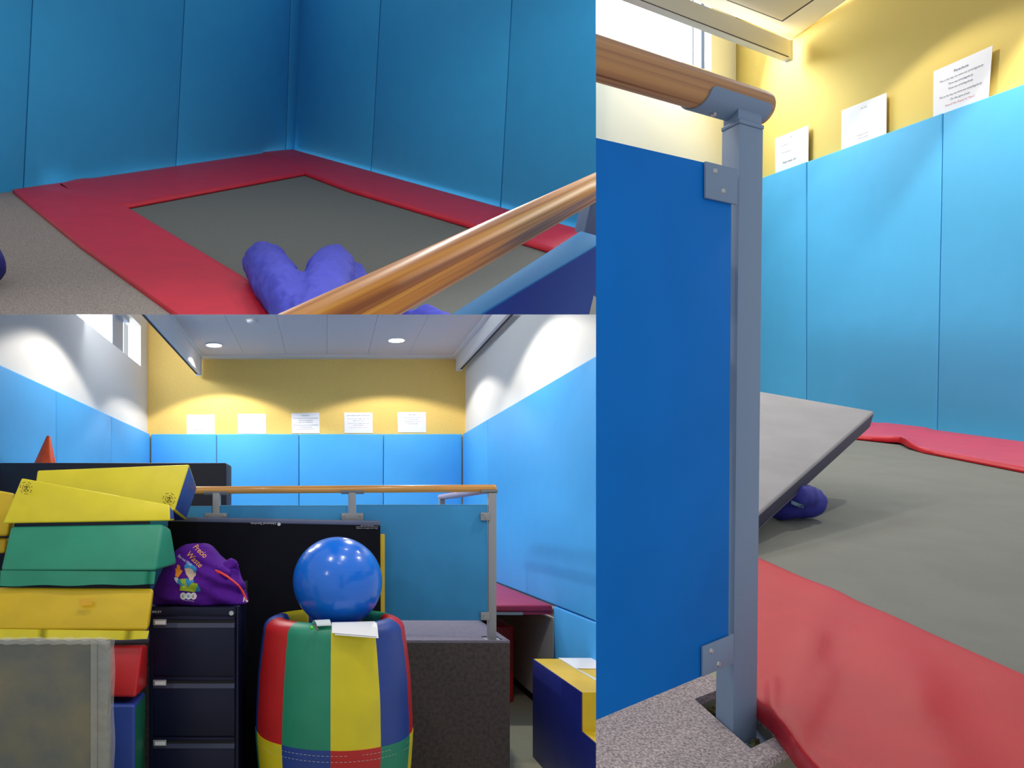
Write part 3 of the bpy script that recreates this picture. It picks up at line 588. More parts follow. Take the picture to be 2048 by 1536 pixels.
# ---- barrel with coloured stripes
BX, BY = X(668, 3.5), 3.5
t = thing('foam_barrel', 'soft play barrel with red, green, yellow and blue stripes', 'barrel', (BX, BY, FL))
cols = ['yel', 'blu', 'red', 'grn']
up = ['grn', 'yel', 'blu', 'red', 'grn', 'yel', 'blu', 'yel', 'blu', 'red']      # starting at -39 deg, 36 deg each
lo = ['blu', 'red', 'grn', 'yel', 'blu', 'red', 'grn', 'yel', 'grn', 'yel']
seg = 120; off = math.radians(-39)
mi_ = {c: i for i, c in enumerate(cols)}
def rotl(mb, c, prof, arr, wob=None, mi=None):
    rings = []
    for j, (r, z) in enumerate(prof):
        ring = []
        for k in range(seg):
            a = off + 2 * math.pi * k / seg; ph = (k % 12) / 12
            rr = r * (1 + (.012 * math.sin(math.pi * ph) if wob else 0) + (.006 * noise.noise(Vector((math.sin(a) * 3, math.cos(a) * 3, z * 7))) if wob else 0))
            ring.append(mb.bm.verts.new(Wd((c[0] + rr * math.sin(a), c[1] - rr * math.cos(a), z))))
        rings.append(ring)
    for a, b in zip(rings, rings[1:]):
        for k in range(seg):
            f = mb.bm.faces.new((a[k], a[(k + 1) % seg], b[(k + 1) % seg], b[k])); f.smooth = True; f.material_index = mi_[arr[k // 12]] if arr else 0
mb = MB(); prof = []
for k in range(15):
    s = k / 14; z = .808 + (1.26 - .808) * s; prof.append((.360 - .034 * s ** 2, z))
prof += [(.324, 1.282), (.316, 1.302), (.300, 1.317), (.280, 1.327), (.262, 1.331), (.248, 1.330), (.235, 1.323), (.228, 1.310), (.224, 1.285), (.222, 1.25)]
rotl(mb, (BX, BY), prof, up, True); mb.build('striped_cover', cols, t, sharp=60, recalc=True)
mb = MB(); rotl(mb, (BX, BY), [(.001, FL), (.29, FL), (.315, FL + .03), (.335, .5), (.352, .65), (.3615, .78), (.3625, .812), (.3575, .812)], lo, True); mb.build('lower_cover', cols, t, sharp=60)
mb = MB(); rotl(mb, (BX, BY), [(.225, 1.262), (.19, 1.262), (.12, 1.262), (.001, 1.262)], None); mb.build('inner_cover', 'deep', t)
mb = MB()
for zz in (.79, .765):
    for k in range(seg):
        a = off + 2 * math.pi * k / seg; b_ = a + 2 * math.pi / seg * .6; rr = .3655
        mb.face([(BX + rr * math.sin(a), BY - rr * math.cos(a), zz), (BX + rr * math.sin(b_), BY - rr * math.cos(b_), zz), (BX + rr * math.sin(b_), BY - rr * math.cos(b_), zz + .0015), (BX + rr * math.sin(a), BY - rr * math.cos(a), zz + .0015)])
mb.build('stitching', 'p_badge', t, recalc=False)
# ---- ball
bc = Vector((X(675, 3.47), 3.47, Z(1163, 3.47))); br = .2065
t = thing('exercise_ball', 'glossy blue exercise ball sitting in the top of the striped barrel', 'ball', bc - Vector((0, 0, br)))
mb = MB(); ax = Vector((.18, -.25, 1)).normalized(); xx = ax.cross(Vector((0, 1, 0))).normalized(); yy = ax.cross(xx); rings = []; N_ = 96
for j in range(1, N_):
    th = math.pi * j / N_; lat = 90 - math.degrees(th); rdg = 0
    for q in (10, 16, 22, 28, 34, 40, 52, 64, -12, -20, -28): rdg += .0022 * math.exp(-((lat - q) / .9) ** 2)
    r_ = br * (1 + rdg); rings.append([mb.bm.verts.new(Wd(bc + ax * r_ * math.cos(th) + (xx * math.cos(2 * math.pi * k / 72) + yy * math.sin(2 * math.pi * k / 72)) * r_ * math.sin(th))) for k in range(72)])
for a, b in zip(rings, rings[1:]):
    for k in range(72): mb.bm.faces.new((a[k], a[(k + 1) % 72], b[(k + 1) % 72], b[k]))
mb.bm.faces.new(rings[0]); mb.bm.faces.new(rings[-1][::-1]); mb.build('ball_body', 'ball', t, sharp=80)
mb = MB(); pv = bc + ax * br * 1.001; mb.disc(pv - ax * .004, ax, .012, .006, 16); mb.build('valve_plug', 'white_card', t)
# ---- papers, card and key on the barrel rim
def drape(q, m, name, label, cat, lines=None, nseg=8, th=.0012):
    t = thing(name, label, cat, at(*q[3])); a, b, c, d = [at(*p) for p in q]; mb = MB()
    for k in range(nseg):
        s0, s1 = k / nseg, (k + 1) / nseg; f = lambda s: Vector((0, 0, .018 * math.sin(math.pi * s)))
        p = [a.lerp(d, s0) + f(s0), b.lerp(c, s0) + f(s0), b.lerp(c, s1) + f(s1), a.lerp(d, s1) + f(s1)]
        mb.prism(p, Vector((0, 0, th)))
    bmesh.ops.remove_doubles(mb.bm, verts=mb.bm.verts, dist=1e-5); mb.build('sheet', m, t); return t, (a, b, c, d)
drape([(663, 1246, 3.27), (749, 1243, 3.27), (754, 1273.5, 3.145), (664, 1266, 3.150)], 'paper', 'paper_sheet', 'top white paper sheet hanging over the front rim of the striped barrel', 'paper')
drape([(668, 1247, 3.262), (752, 1244.5, 3.262), (757, 1276.5, 3.143), (670, 1270, 3.148)], 'paper', 'paper_sheet', 'lower white paper sheet peeking out under the top one on the barrel rim', 'paper')
t, q = drape([(624, 1246, 3.24), (655, 1244.5, 3.24), (663, 1251, 3.19), (634, 1252.5, 3.19)], 'white_card', 'plastic_card', 'pale plastic card lying on the barrel rim beside the papers', 'card')
t = thing('key_tag', 'bright green key tag on the green stripe of the barrel', 'key tag', at(624, 1258, 3.16))
mb = MB(); mb.tube([at(622, 1257.5, 3.165), at(626, 1254, 3.17)], .0075, 10); mb.build('tag_body', 'keyg', t)
mb = MB(); mb.tube([at(628, 1250, 3.18), at(632, 1254, 3.17), at(636, 1261, 3.158)], .0035, 8); mb.tube([at(626, 1253, 3.17), at(630, 1251, 3.178)], .002, 8); mb.build('key', 'leather', t)
# ---- blue and yellow step block with papers
x0 = 1.229; zt = .95; yb = 4.44; yf_ = 3.60; z1 = Z(1462, yf_)
t = thing('step_block', 'foam step block with yellow treads and deep blue side at bottom right', 'foam steps', (1.4, 3.9, FL))
mb = MB(); mb.prism([(x0, yb, FL), (x0, yb, zt), (x0, yf_, zt), (x0, yf_, z1), (x0, 3.2, z1), (x0, 3.2, FL)], Vector((.006, 0, 0))); mb.bevel(.003); mb.build('side_panel', 'deep', t)
mb = MB(); mb.prism([(x0 + .006, yb, FL), (x0 + .006, yb, zt), (x0 + .006, yf_, zt), (x0 + .006, yf_, z1), (x0 + .006, 3.2, z1), (x0 + .006, 3.2, FL)], Vector((.32, 0, 0))); mb.bevel(.006); mb.build('step_body', 'yel2', t)
def onstep(u, v, h=.002): Y_ = (C.z - zt - h) * F / (v - PY); return Vector((X(u, Y_), Y_, zt + h))
mb = MB(); mb.prism([onstep(1116, 1316), onstep(1250, 1316.5), onstep(1250, 1339), onstep(1153, 1337)], Vector((0, 0, .001))); tag(mb.build('paper_sheet', 'paper'), 'white sheet of paper on top of the yellow foam steps', 'paper')
mb = MB(); mb.prism([onstep(1120, 1320, .001), onstep(1150, 1337, .001), onstep(1200, 1366, .001), onstep(1200, 1361, .001)], Vector((0, 0, .0006))); tag(mb.build('plastic_folder', 'white_card'), 'thin clear folder edge under the sheet on the foam steps', 'folder')
# =============================================================== UPPER LEFT PICTURE: the sunken trampoline in its padded corner
PANEL = 'T'
hT = 1.2
t1 = ray(1718, 133).normalized(); t2 = ray(-447, 17).normalized(); nT = t1.cross(t2).normalized()
if nT.z < 0: nT = -nT
def ft(u, v, dh=0): return hit(u, v, C - nT * (hT - dh), nT)
KT = ft(588, 300); m_ = ray(603, 0).cross(ray(588, 298)).normalized(); vT = (nT - m_ * nT.dot(m_)).normalized()
def plane_n(a, b):
    n = (a).cross(b).normalized(); return n
nL = plane_n(ft(0, 386) - KT, vT); nR_ = plane_n(ft(1192, 466) - KT, vT)
if nL.dot(C - KT) < 0: nL = -nL
if nR_.dot(C - KT) < 0: nR_ = -nR_
def lower(q, n, d):
    return -n * d
def slab(name, m, pts, n, th, bev=0, puff=0, **k):
    mb = MB(); mb.prism(pts, -n * th)
    if bev: mb.bevel(bev, 3)
    if puff: mb.puff(puff, 4)
    return mb.build(name, m, **k)
def wall_t(name, n, ul, ur, yl, yr):
    off_ = KT - n * .045; q = [hit(ul, yl, off_, n), hit(ur, yr, off_, n), hit(ur, -150, off_, n), hit(ul, -150, off_, n)]
    slab(name, 't_pad', q, n, .05, kind='structure')
wall_t('wall_left', nL, -60, 640, 404, 306); wall_t('wall_right', nR_, 540, 1240, 300, 489)
def tpad(n, a, b, label):
    (ua, va, ta), (ub, vb, tb) = a, b        # bottom u, bottom v, u where the seam leaves the top of the frame
    f = lambda u, v, tp, s: hit(u + (tp - u) * s, v * (1 - s), KT, n)
    q = [f(ua + 1.2, va, ta + 1.2, 0), f(ub - 1.2, vb, tb - 1.2, 0), f(ub - 1.2, vb, tb - 1.2, 1.35), f(ua + 1.2, va, ta + 1.2, 1.35)]
    o = slab('wall_pad', 't_pad', q, n, .04, bev=.006); tag(o, label, 'wall pad')
tpad(nL, (-60, 401, -60), (47, 386, 66), 'blue wall pad at the left edge of the trampoline corner picture')
tpad(nL, (47, 386, 66), (352, 341, 370), 'wide blue wall pad left of the trampoline, second from the picture edge')
tpad(nL, (352, 341, 370), (572, 309, 582), 'blue wall pad left of the trampoline, last wide one before the corner')
tpad(nL, (572, 309, 582), (589, 307, 605), 'narrow blue wall pad strip right in the corner above the trampoline')
tpad(nR_, (586, 306, 601), (741, 349, 761), 'blue wall pad just right of the corner above the trampoline')
tpad(nR_, (741, 349, 761), (1000, 421, 1023), 'wide blue wall pad right of the corner, middle one above the trampoline')
tpad(nR_, (1000, 421, 1023), (1240, 487, 1262), 'blue wall pad crossed by the varnished handrail in the trampoline corner picture')
slab('floor', 't_carpet', [ft(-60, 394), ft(90, 374), ft(520, 700), ft(-60, 700)], nT, .03, kind='structure')
t = thing('trampoline', 'grey trampoline bed framed by red pads in the blue padded corner', 'trampoline', ft(700, 450))
slab('bed', 't_bed', [ft(190, 400, -.004), ft(600, 322, -.004), ft(1330, 520, -.004), ft(1260, 760, -.004), ft(560, 760, -.004)], nT, .01, parent=t)
H = .026
def strip_pad(name, m, far, near, fn, th, parent=None, ridges=(), n=60, k=14, roll=.012, medge=None, rollfar=True):
    """padded strip between two pixel polylines on a plane; fn(u, v, dh) gives the point"""
    def pl(P, t):
        L = [math.dist(a, b) for a, b in zip(P, P[1:])]; T = sum(L) * t
        for a, b, l in zip(P, P[1:], L):
            if T <= l or (a, b) == (P[-2], P[-1]): return a[0] + (b[0] - a[0]) * T / l, a[1] + (b[1] - a[1]) * T / l
            T -= l
    mb = MB(); rows = []
    prof = [(0, -th), (0, -th * .3), (.0, 0)] if not rollfar else [(0, -th), (-.0, -th * .5), (.012, -th * .08)]
    prof += [(s / k, 0) for s in range(1, k)] + [(.988, -th * .06), (1.0, -th * .3), (1.012, -th * .65), (1.01, -th * 1.0)]
    for (s, dz) in prof:
        row = []
        for i in range(n + 1):
            a = pl(far, i / n); b = pl(near, i / n); u = a[0] + (b[0] - a[0]) * s; v = a[1] + (b[1] - a[1]) * s
            dh = th + dz
            for (x0, y0, x1, y1, wd, hh) in ridges:
                dx, dy = x1 - x0, y1 - y0; L2 = dx * dx + dy * dy; q = max(0, min(1, ((u - x0) * dx + (v - y0) * dy) / L2)); d = math.hypot(u - x0 - q * dx, v - y0 - q * dy)
                dh += hh * math.exp(-(d / wd) ** 2) * (1 if dz > -th * .5 else .4)
            row.append(mb.bm.verts.new(Wd(fn(u, v, th) + (nT if fn is ft else vR) * (dh - th))))
        rows.append(row)
    for j, (a, b) in enumerate(zip(rows, rows[1:])):
        for i in range(n):
            f = mb.bm.faces.new((a[i], a[i + 1], b[i + 1], b[i])); f.material_index = 1 if (medge and j >= len(rows) - 4) else 0
    return mb.build(name, [m, medge] if medge else m, parent, sharp=50)
strip_pad('edge_pad', 't_red', [(24, 379), (158, 487), (345, 621), (470, 712)], [(152, 361), (250, 410), (476, 545), (720, 690)], ft, H, t, ridges=[(90, 382, 215, 400, 9, .010)])
strip_pad('edge_pad', 't_red', [(120, 368), (150, 359), (240, 347), (534, 304)], [(190, 408), (252, 410), (420, 379), (612, 344)], ft, H + .002, t, ridges=[(50, 380, 170, 362, 8, .01)])
strip_pad('edge_pad', 't_red', [(586, 298), (745, 342), (1000, 413), (1240, 479)], [(526, 304), (610, 344), (700, 377), (945, 449), (1240, 538)], ft, H + .006, t, ridges=[(905, 415, 925, 440, 10, .005)])
for (u, v, hh, pw) in ((960, 500, 2.3, 62), (420, 470, 2.3, 52)):
    lamp_light('ceiling_or_fill_lamp', ft(u, v) + nT * hh, 'SPOT', pw, (1, .96, .9), .06, 150, .4, -nT)
lamp_light('ceiling_or_fill_lamp', at(800, -260, 1.9), 'SPOT', 7, (1, .95, .86), .05, 160, .4, -nT)
# stuffed blue shape on the trampoline
c = lambda u, v, r: ft(u, v, r)
mb = soft_union('s', None, [(c(529, 527, .12), c(628, 672, .12), .126, .13), (c(664, 541, .14), c(620, 690, .14), .135, .14), (c(703, 545, .10), c(735, 610, .07), .07, .075), (c(640, 690, .09), c(840, 690, .08), .09, .08), (c(765, 605, .08), c(800, 640, .08), .085, .075), (c(845, 645, .07), c(885, 665, .07), .09, .09)], .013, wr=.016, wsc=7, smooth=4)
o = mb.build('stuffed_shape', 't_blue'); tag(o, 'crumpled royal blue stuffed shape with two thick arms on the trampoline bed', 'stuffed cushion')
mb = soft_union('s', None, [(c(-40, 530, .12), c(-44, 500, .17), .13, .11)], .014, wr=.006, wsc=8, smooth=4)
o = mb.build('stuffed_cushion', 't_navy'); tag(o, 'dark blue rounded cushion on grey carpet, cut by the left picture edge', 'stuffed cushion')
# handrail crossing the view
t = thing('railing', 'varnished pine handrail over a blue panel, crossing in front of the trampoline', 'railing', at(1000, 600, 1.1))
dR = ray(1643, 143); A = at(1192, 373.5, 1.31)
mb = MB(); mb.tube([A + dR * (.25 - .05 * k) for k in range(22)], .0225, 40); mb.build('handrail', 't_wood', t)
pp = at(1162, 461, 1.34); hp = lambda u, v: hit(u, v, pp, nT)
mb = MB(); mb.prism([hp(830, 674), hp(1161, 461.5), hp(1215, 477), hp(868, 684)], -nT * .5, 0, 1)
for v_ in mb.bm.verts: pass
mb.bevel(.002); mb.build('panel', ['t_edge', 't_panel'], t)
q0 = at(1166, 474, 1.42); mb = MB(); mb.prism([q0, q0 + Vector((.06, 0, 0)), q0 + Vector((.06, .05, .03)), q0 + Vector((0, .05, .03))], nT * .075); mb.bevel(.002); mb.build('post', 't_metal', t)
q0 = at(1184, 500, 1.38); mb = MB(); mb.prism([q0, q0 + Vector((.06, 0, 0)), q0 + Vector((.06, 0, -.08)), q0 + Vector((0, 0, -.08))], Vector((0, -.07, -.045))); mb.build('bracket', 't_metal', t)
# =============================================================== RIGHT PICTURE: close view past the railing post
PANEL = 'R'
e1 = ray(3122, 710).normalized(); e2 = ray(590, 690).normalized(); vR = Vector((.011, 0, 1)).normalized()
nf = e1.cross(e2).normalized()
if nf.z < 0: nf = -nf
P0 = C - Vector((0, 0, .5))
def fr(u, v, dh=0): return hit(u, v, P0 + vR * dh, nf)
nV = e1.cross(vR).normalized()
if nV.dot(C - fr(1466, 1463)) < 0: nV = -nV
def along(p, d, u): k = (u - PX) / F; q = p - C; return p + d * ((k * q.y - q.x) / (d.x - k * d.y))
def alongv(p, d, v): k = (PY - v) / F; q = p - C; return p + d * ((k * q.y - q.z) / (d.z - k * d.y))
A = fr(1466, 1464); Bp = along(A, e1, 1513.5); D = along(A, e2, 1431)
w1 = Bp - A; w2 = D - A; Htop = alongv(A, vR, 246) - A
def hV(u, v, off_=0): return hit(u, v, A + nV * off_, nV)
# walls of the right picture
W0 = fr(2048, 882); W1 = fr(1870, 858); nW = (W1 - W0).cross(vR).normalized()
if nW.dot(C - W0) < 0: nW = -nW
def hW(u, v, off_=0): return hit(u, v, W0 + nW * off_, nW)
slab('wall_back', 'r_yellow', [hW(1472, 830, -.05), hW(2110, 910, -.05), hW(2110, -420, -.05), hW(1472, -420, -.05)], nW, .06, kind='structure')
Kc = hW(1472, 400, -.05)
def hS(u, v): return hit(u, v, Kc, nV)
w_off = along(hS(1423, 100), e2, 1405) - hS(1423, 100)
mb = MB(); mb.prism([hS(1100, 36), hS(1423, 143), hS(1472, 159), hS(1472, 860), hS(1100, 900)], w_off); mb.prism([hS(1423, -200), hS(1472, -200), hS(1472, 159), hS(1423, 143)], w_off)
mb.build('wall_left', 'r_white', kind='structure')
def hS2(u, v, k=1): return hit(u, v, Kc + w_off * k, nV)
mb = MB(); e_ = w_off * -.12
for (ua, ub) in ((1400.5, 1405.5), (1383, 1385.5)): mb.prism([hS2(ua, -150), hS2(ub, -150), hS2(ub, 150), hS2(ua, 150)], e_)
wo = mb.build('window_2', 'frame', kind='structure')
mb = MB(); mb.prism([hS2(1050, -250, 1.3), hS2(1412, -250, 1.3), hS2(1412, 160, 1.3), hS2(1050, 60, 1.3)], w_off * .1); mb.build('pane', 'sky', wo)
lamp_light('window_daylight', hS2(1290, 40, .5), 'AREA', 130, (.95, .98, 1), aim=w_off * -1 - vR * .05 + e1 * .0, size=1.6, sy=.7)
# ceiling, its tile and the beam
Pc = hW(1583, 79, -.05)
def hC(u, v, d=0): return hit(u, v, Pc - nf * d, nf)
mb = MB(); mb.prism([hC(1583, 79), hC(1150, -96), hC(1420, -330), hC(1950, -184)], nf * .03); mb.build('ceiling', 'r_ceil', kind='structure')
mb = MB(); mb.prism([hC(1565, 43.6, .002), hC(1230, -85, .002), hC(1500, -260, .002), hC(1790, -110, .002)], nf * .0015); mb.build('trim_5', 'dark_line', kind='structure')
mb = MB(); mb.prism([hC(1563.5, 41.2, .005), hC(1230, -87, .005), hC(1500, -262, .005), hC(1785, -110, .005)], nf * .002); mb.build('trim_6', 'r_tile', kind='structure')
L1 = hW(1700, -1, -.05) + nW * .6
lamp_light('ceiling_or_fill_lamp', L1, 'SPOT', 560, (1, .97, .92), .03, 114, .22, -vR)
lamp_light('ceiling_or_fill_lamp', L1 - e2 * 2.2, 'SPOT', 220, (1, .94, .84), .05, 112, .22, -vR)
K1 = at(1750, 822, 2.55)
Hc = (Pc - P0).dot(nf) / vR.dot(nf); Sx = fr(1785, 1024); hk = (K1 - P0).dot(nf) / vR.dot(nf); Lp = Sx + (K1 - Sx) * (Hc / hk)   # the lamp whose shadow of the mat corner falls on the bed
lamp_light('ceiling_or_fill_lamp', Lp, 'SPOT', 200, (1, .95, .86), .03, 114, .2, -vR)
lamp_light('ceiling_or_fill_lamp', fr(1250, 1150) + vR * Hc, 'SPOT', 20, (1, .95, .86), .05, 160, .3, -vR)  # unseen fill lamp near the camera, added to light the front red pad
Pb = hW(1583, 100, .05)
def hB(u, v, o_=0): return hit(u, v, Pb + nV * o_, nV)
mb = MB(); mb.prism([hB(1582, 80), hB(1582, 118), hB(1150, -48), hB(1150, -92)], -nV * .05); mb.bevel(.003); bo = mb.build('trim_7', 'r_beam', kind='structure')
mb = MB(); mb.prism([hB(1578, 113, .002), hB(1578, 114.6, .002), hB(1150, -50.5, .002), hB(1150, -52, .002)], -nV * .003); mb.build('shadow_gap', 'dark_line', bo)
mb = MB(); mb.prism([hB(1582, 79), hB(1586, 80), hB(1586, 121), hB(1582, 121)], -nV * .055); mb.build('end_cap', 'trim', bo)
# wall pads
def rtop(x): return 355 - .3576 * (x - 1525)
def rbot(x): return 821 + .128 * (x - 1525)
for (ta, ba, tb, bb, lab) in ((1476, 1476, 1613, 1612, 'blue wall pad nearest the corner, behind the grey post, in the post close-up'), (1613, 1612, 1885, 1873, 'blue wall pad under the blank-looking notice in the post close-up'), (1885, 1873, 2110, 2080, 'blue wall pad at the right edge, under the large readable Parachute notice')):
    q = [hW(ta + 1, rtop(ta)), hW(tb - 1, rtop(tb)), hW(bb - 1, rbot(bb)), hW(ba + 1, rbot(ba))]
    tag(slab('wall_pad', 'r_pad', q, nW, .045, bev=.008), lab, 'wall pad')
G2 = 'notices beside the post close-up'
poster('notice', [hW(1550, 277, -.02), hW(1617, 250, -.02), hW(1616.5, 326, -.02), hW(1550.5, 349, -.02)], [('This', .5, .15, .05, 0, .9), ('This is the way', .3, .3, .045, 0, .8), ('This is the way we', .35, .5, .045, 0, .8), ('Ready  Steady  Go!', .45, .78, .07, 1, .75)], 'smallest, farthest white notice beside the post, above the narrow wall pad', G2)
poster('notice', [hW(1683, 221, -.02), hW(1773, 185.5, -.02), hW(1772.5, 269, -.02), hW(1682.5, 301, -.02)], [('Mini Ball', .52, .16, .05, 0, .8), ('Rolling the ball', .5, .8, .05, 0, .8), ('Pass it round', .5, .88, .05, 0, .8)], 'blank-looking white notice between the two others on the bright yellow wall', G2)
poster('notice', [hW(1867, 143, -.02), hW(1985, 91, -.02), hW(1976.5, 196, -.02), hW(1866, 234, -.02)], [('Parachute', .5, .205, .08, 1, .8)] + [(a, b, c_ * .92 + .045, d * .95, e, f * .9) for a, b, c_, d, e, f in PARA[1:]], 'large white notice headed Parachute in readable print at upper right', G2)
# trampoline bed with its back and front pads
t = thing('trampoline', 'grey trampoline bed with red edge pads behind the grey post', 'trampoline', fr(1800, 1100))
mb = MB(); mb.prism([fr(1400, 826, -.003), fr(1700, 838, -.003), fr(2100, 893, -.003), fr(2100, 1440, -.003), fr(1500, 1180, -.003), fr(1400, 1130, -.003)], -vR * .01); mb.build('bed', 'r_bed', t)
strip_pad('edge_pad', 'r_redb', [(1470, 812), (1680, 836), (1872, 859), (2100, 889)], [(1470, 846), (1715, 871), (1800, 880), (1815, 888), (1850, 897), (2100, 944)], fr, .022, t, ridges=[(1700, 845, 1820, 888, 12, .012), (1770, 853, 1850, 858, 10, .01), (1790, 884, 1812, 886, 7, .010)], n=110, medge='r_red')
strip_pad('edge_pad', 'r_red', [(1420, 1069), (1515, 1110), (2120, 1372), (2400, 1493)], [(1420, 1282), (1512, 1400), (1548, 1436), (1590, 1492), (1650, 1556), (2000, 1960)], fr, .021, t,
          ridges=[(1680, 1150, 1625, 1290, 40, .004), (1625, 1290, 1575, 1440, 30, .005), (1760, 1290, 1830, 1400, 60, .006), (1650, 1360, 1600, 1470, 30, .004), (1545, 1370, 1545, 1430, 14, .005), (1830, 1400, 1900, 1560, 70, .006)], n=110, k=40, medge='r_rededge')
# grey mat leaning over the cushion
K2 = fr(1432, 1103, .03); K3 = at(1432, 767, 2.9); nM = (K2 - K1).cross(K3 - K1).normalized()
if nM.dot(C - K1) < 0: nM = -nM
K4 = K2 + (K3 - K1)
mb = MB(); mb.prism([K1, K2, K4, K3], -nM * .062, 0, 1); mb.bevel(.008, 3); mb.build
o = mb.build('gym_mat', ['r_mat', 'r_matedge']); tag(o, 'light grey tilted mat with dark edge, propped up behind the grey post', 'gym mat')
mb = soft_union('s', None, [(fr(1560, 1006, .05), fr(1625, 1005, .046), .05, .046), (fr(1590, 992, .08), fr(1614, 994, .07), .034, .036)], .008, wr=.005, wsc=12, smooth=4)
bvh2 = BVHTree.FromBMesh(mb.bm)
t = thing('stuffed_cushion', 'royal blue cushion with a pale label under the tilted grey mat', 'stuffed cushion', fr(1600, 1030))
mb.build('cushion_body', 'r_navy', t)
mb = MB(); gr = []
for i in range(7):
    row = []
    for j in range(2):
        u = 1583 + 24 * i / 6; v = 1001 + 9 * i / 6 + j * 7; d = (Wd(at(u, v, 1)) - camW).normalized(); loc = bvh2.ray_cast(camW, d)[0]
        row.append((loc - d * .004) / S + Vector((0, 0, FL)) if loc is not None else at(u, v, 2.2))
    gr.append(row)
for a_, b_ in zip(gr, gr[1:]): mb.prism([a_[0], b_[0], b_[1], a_[1]], Vector((0, .0008, 0)))
mb.build('care_label', 'r_label', t)
# carpeted platform edge with the post pocket
def ab(p):
    q = p - A; n = e1.cross(e2); return q.cross(e2).dot(n) / n.dot(n), e1.cross(q).dot(n) / n.dot(n)
def fab(a, b, dh=0): return A + e1 * a + e2 * b + vR * dh
pa0, pb1 = ab(fr(1389, 1398)); _, pb0 = ab(fr(1501, 1497)); pa1, _ = ab(fr(1559, 1463)); ae, _ = ab(fr(1588, 1480)); _, be = ab(fr(1586, 1493)); al = -1.2; bl = .30
t = thing('platform', 'speckled grey carpeted platform edge at the foot of the close-up post', 'platform', fab(0, be, -.3))
def rect(mb, a0, a1, b0, b1, h0, h1, mi=0): mb.prism([fab(a0, b0, h0), fab(a1, b0, h0), fab(a1, b1, h0), fab(a0, b1, h0)], vR * (h1 - h0), mi)
mb = MB(); rect(mb, al, pa0, be, bl, -.012, 0); rect(mb, pa1, ae, be, pb1, -.012, 0); rect(mb, pa0, pa1, be, pb0, -.012, 0); rect(mb, pa0, ae - .002, pb1, bl, -.012, 0); mb.build('carpet', 'r_carpet', t)
mb = MB(); rect(mb, al, pa0, be + .001, bl, -.03, -.0122); rect(mb, pa1, ae - .001, be + .001, pb1, -.03, -.0122); rect(mb, pa0, pa1, be + .001, pb0, -.03, -.0122); rect(mb, pa0, ae - .002, pb1, bl, -.03, -.0122); mb.build('board', 'r_cut', t)
mb = MB(); rect(mb, al, ae - .004, be + .006, bl, -.5, -.0302); mb.build('platform_body', 'carpet', t)
slab('floor', 'floor', [fab(-1, -.8, -.62), fab(1.6, -.8, -.62), fab(1.6, 2, -.62), fab(-1, 2, -.62)], vR, .03, kind='structure')
# the post, its plates, the panel and the handrail
t = thing('railing', 'close-up grey steel post with blue panel and old wooden handrail', 'railing', fab(0, 0, -.028))
mb = MB(); base = [A - vR * .022, A + w1 - vR * .022, A + w1 + w2 - vR * .022, A + w2 - vR * .022]; mb.prism(base, Htop + vR * .022); mb.bevel(.0012, 2); post_ = mb.build('post', 'r_metal', t)
mb = MB(); x1 = w1.normalized(); x2 = w2.normalized(); g = .0012
mb.prism([A + Htop - x1 * g - x2 * g, A + w1 + Htop + x1 * g - x2 * g, A + w1 + w2 + Htop + x1 * g + x2 * g, A + w2 + Htop - x1 * g + x2 * g], vR * .006); mb.bevel(.0015, 3); mb.build('cap_plate', 'r_metal', post_)
b1 = w1.length; b2 = w2.length
mb = MB(); rect(mb, -.02, b1 + .018, -.022, b2 + .018, -.0295, -.0225); mb.bevel(.001); mb.build('base_plate', 'r_metal', t)
for (u, v) in ((1506, 1487), (1429, 1420)):
    p = fr(u, v, -.022); a, b = ab(p); c0 = fab(a, b, -.0225); mb = MB(); mb.tube([c0, c0 + vR * .003], .0085, 20); mb.tube([c0 + vR * .003, c0 + vR * .009], .006, 6); mb.build('bolt', 'r_brass', t)
mb = MB(); mb.prism([hV(1100, 254, .0), hV(1463.5, 337, .0), hV(1457, 1331, .0), hV(1100, 1479, .0)], -nV * .012); mb.bevel(.0008); mb.build('panel', 'r_panel', t)
for q in ([(1411.5, 322), (1475, 337.5), (1475, 409), (1411.5, 395)], [(1406, 1293), (1468, 1268), (1468, 1327), (1406, 1354)]):
    mb = MB(); mb.prism([hV(u, v, .0035) for u, v in q], -nV * .003); mb.bevel(.0008); mb.build('bracket', 'r_metal', t)
for (u, v) in ((1430, 342), (1446, 382), (1422.5, 1302), (1437, 1328)):
    mb = MB(); p = hV(u, v, .0035); mb.tube([p, p + nV * .0016], .0034, 16, R=[.0036, .0026]); mb.tube([p + nV * .0016, p + nV * .0017], .0012, 6); mb.build('screw', 'steel', t)
rm = A + w2 * .5; ra = hit(1460, 199.5, rm, nV); RR = .0218
end = along(ra, e1, 1524); mb = MB(); mb.tube([end - e1 * (.5 - .025 * k) for k in range(21)], RR, 40, round_end=.35); mb.build('handrail', 'r_wood', t)
fU = e1.cross(nV).normalized(); fU = fU if fU.z > 0 else -fU
s0 = along(ra, e1, 1391); s1 = along(ra, e1, 1512); mb = MB(); n = 28; cornr = .007
for k in range(n):
    a0 = math.radians(-14 - 152 * k / n); a1 = math.radians(-14 - 152 * (k + 1) / n)
    def ends(a):   # rounded corners at the free edges of the saddle
        dd = min(abs(math.radians(-14) - a), abs(math.radians(-166) - a)) * RR; cc = cornr - math.sqrt(max(0, cornr ** 2 - (cornr - min(dd, cornr)) ** 2)); return s0 + e1 * cc, s1 - e1 * cc
    def pt(a, r_, e): return e + (nV * math.cos(a) + fU * math.sin(a)) * r_
    (c0, c1), (d0, d1) = ends(a0), ends(a1); r0, r1 = RR + .0003, RR + .0024
    mb.prism([pt(a0, r0, c0), pt(a1, r0, d0), pt(a1, r1, d0), pt(a0, r1, c0)], [c1 - c0, d1 - d0, d1 - d0, c1 - c0])
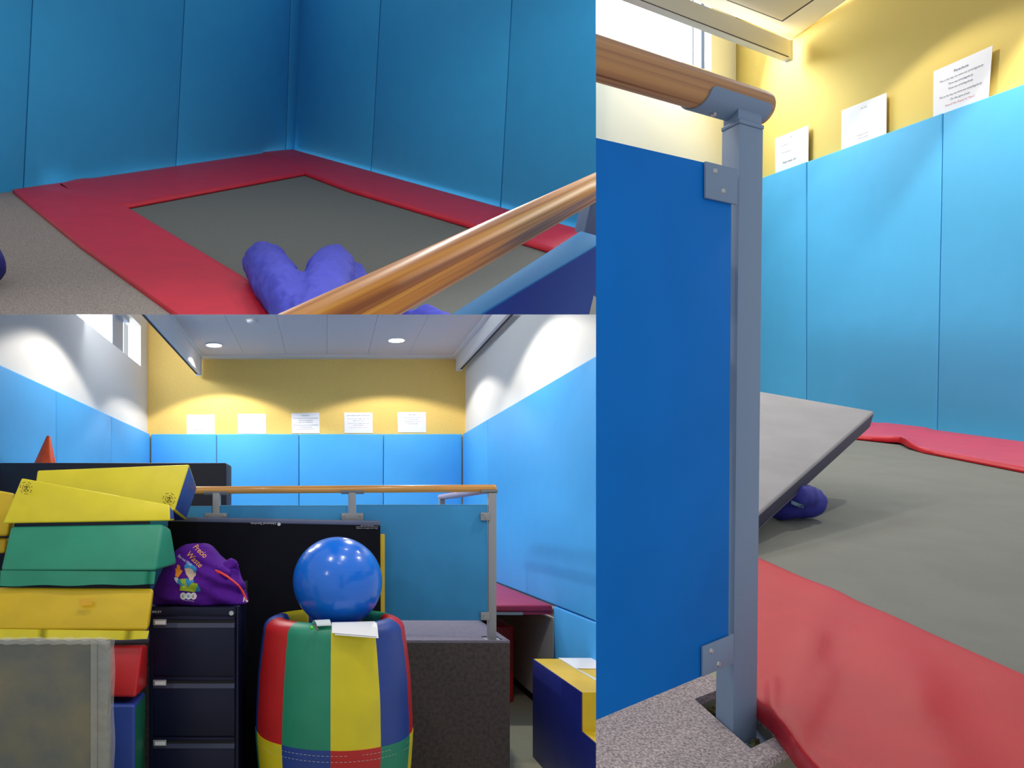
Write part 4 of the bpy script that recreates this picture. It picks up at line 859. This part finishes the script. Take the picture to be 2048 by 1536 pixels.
bmesh.ops.remove_doubles(mb.bm, verts=mb.bm.verts, dist=1e-6); mb.build('saddle', 'r_metal', t)
us = hit(1427, 224, rm, nV); us = along(ra, e1, 1425) - fU * (RR + .002); mb = MB(); mb.tube([us, us - fU * .003], .0038, 12); mb.build('saddle_screw', 'steel', t)
# neck between the saddle and the post top
ct = A + (w1 + w2) * .5 + Htop; mb = MB(); nk = [ct + x1 * sx * b1 * .5 + x2 * sy * b2 * .42 + vR * .004 for sx, sy in ((-1, -1), (1, -1), (1, 1), (-1, 1))]
hn = (ra - C).length * 0 + (along(ra, e1, 1478) - fU * RR * .55 - ct).dot(vR); mb.prism(nk, vR * max(.004, hn - .004)); mb.bevel(.0008); mb.build('neck', 'r_metal', t)
PANEL = 'N'
# =============================================================== cut every set where its neighbour begins, so the three rooms meet edge to edge
def cut(o, planes):
    me = o.data; off_ = origin_of(o); bm = bmesh.new(); bm.from_mesh(me); changed = False
    for n in planes:
        ds = [(v.co + off_ - camW).dot(n) for v in bm.verts]
        if not ds or max(ds) <= 1e-6: continue
        changed = True
        co = camW - off_
        r = bmesh.ops.bisect_plane(bm, geom=bm.verts[:] + bm.edges[:] + bm.faces[:], plane_co=co, plane_no=n, clear_outer=True, dist=1e-6)
        es = [e for e in r['geom_cut'] if isinstance(e, bmesh.types.BMEdge) and e.is_boundary]
        for e in r['geom_cut']:
            if isinstance(e, bmesh.types.BMEdge): e.smooth = False
        if es:
            try: bmesh.ops.holes_fill(bm, edges=es, sides=0)
            except Exception: pass
    if changed:
        bm.to_mesh(me); me.update()
    n_ = len(bm.faces); bm.free(); return n_
xr = (1192 - PX) / F; zr = (PY - 629) / F
nx = Vector((1, -xr, 0)).normalized(); nz = Vector((0, -zr, 1)).normalized()
PL = {'B': [nx, nz], 'T': [nx, -nz], 'R': [-nx], 'N': []}
for o, p in list(MADE):
    if cut(o, PL[p]) == 0:
        for c in list(o.children): bpy.data.objects.remove(c)
        bpy.data.objects.remove(o)
for o in list(sc.objects):
    if o.type == 'EMPTY' and not o.children: bpy.data.objects.remove(o)
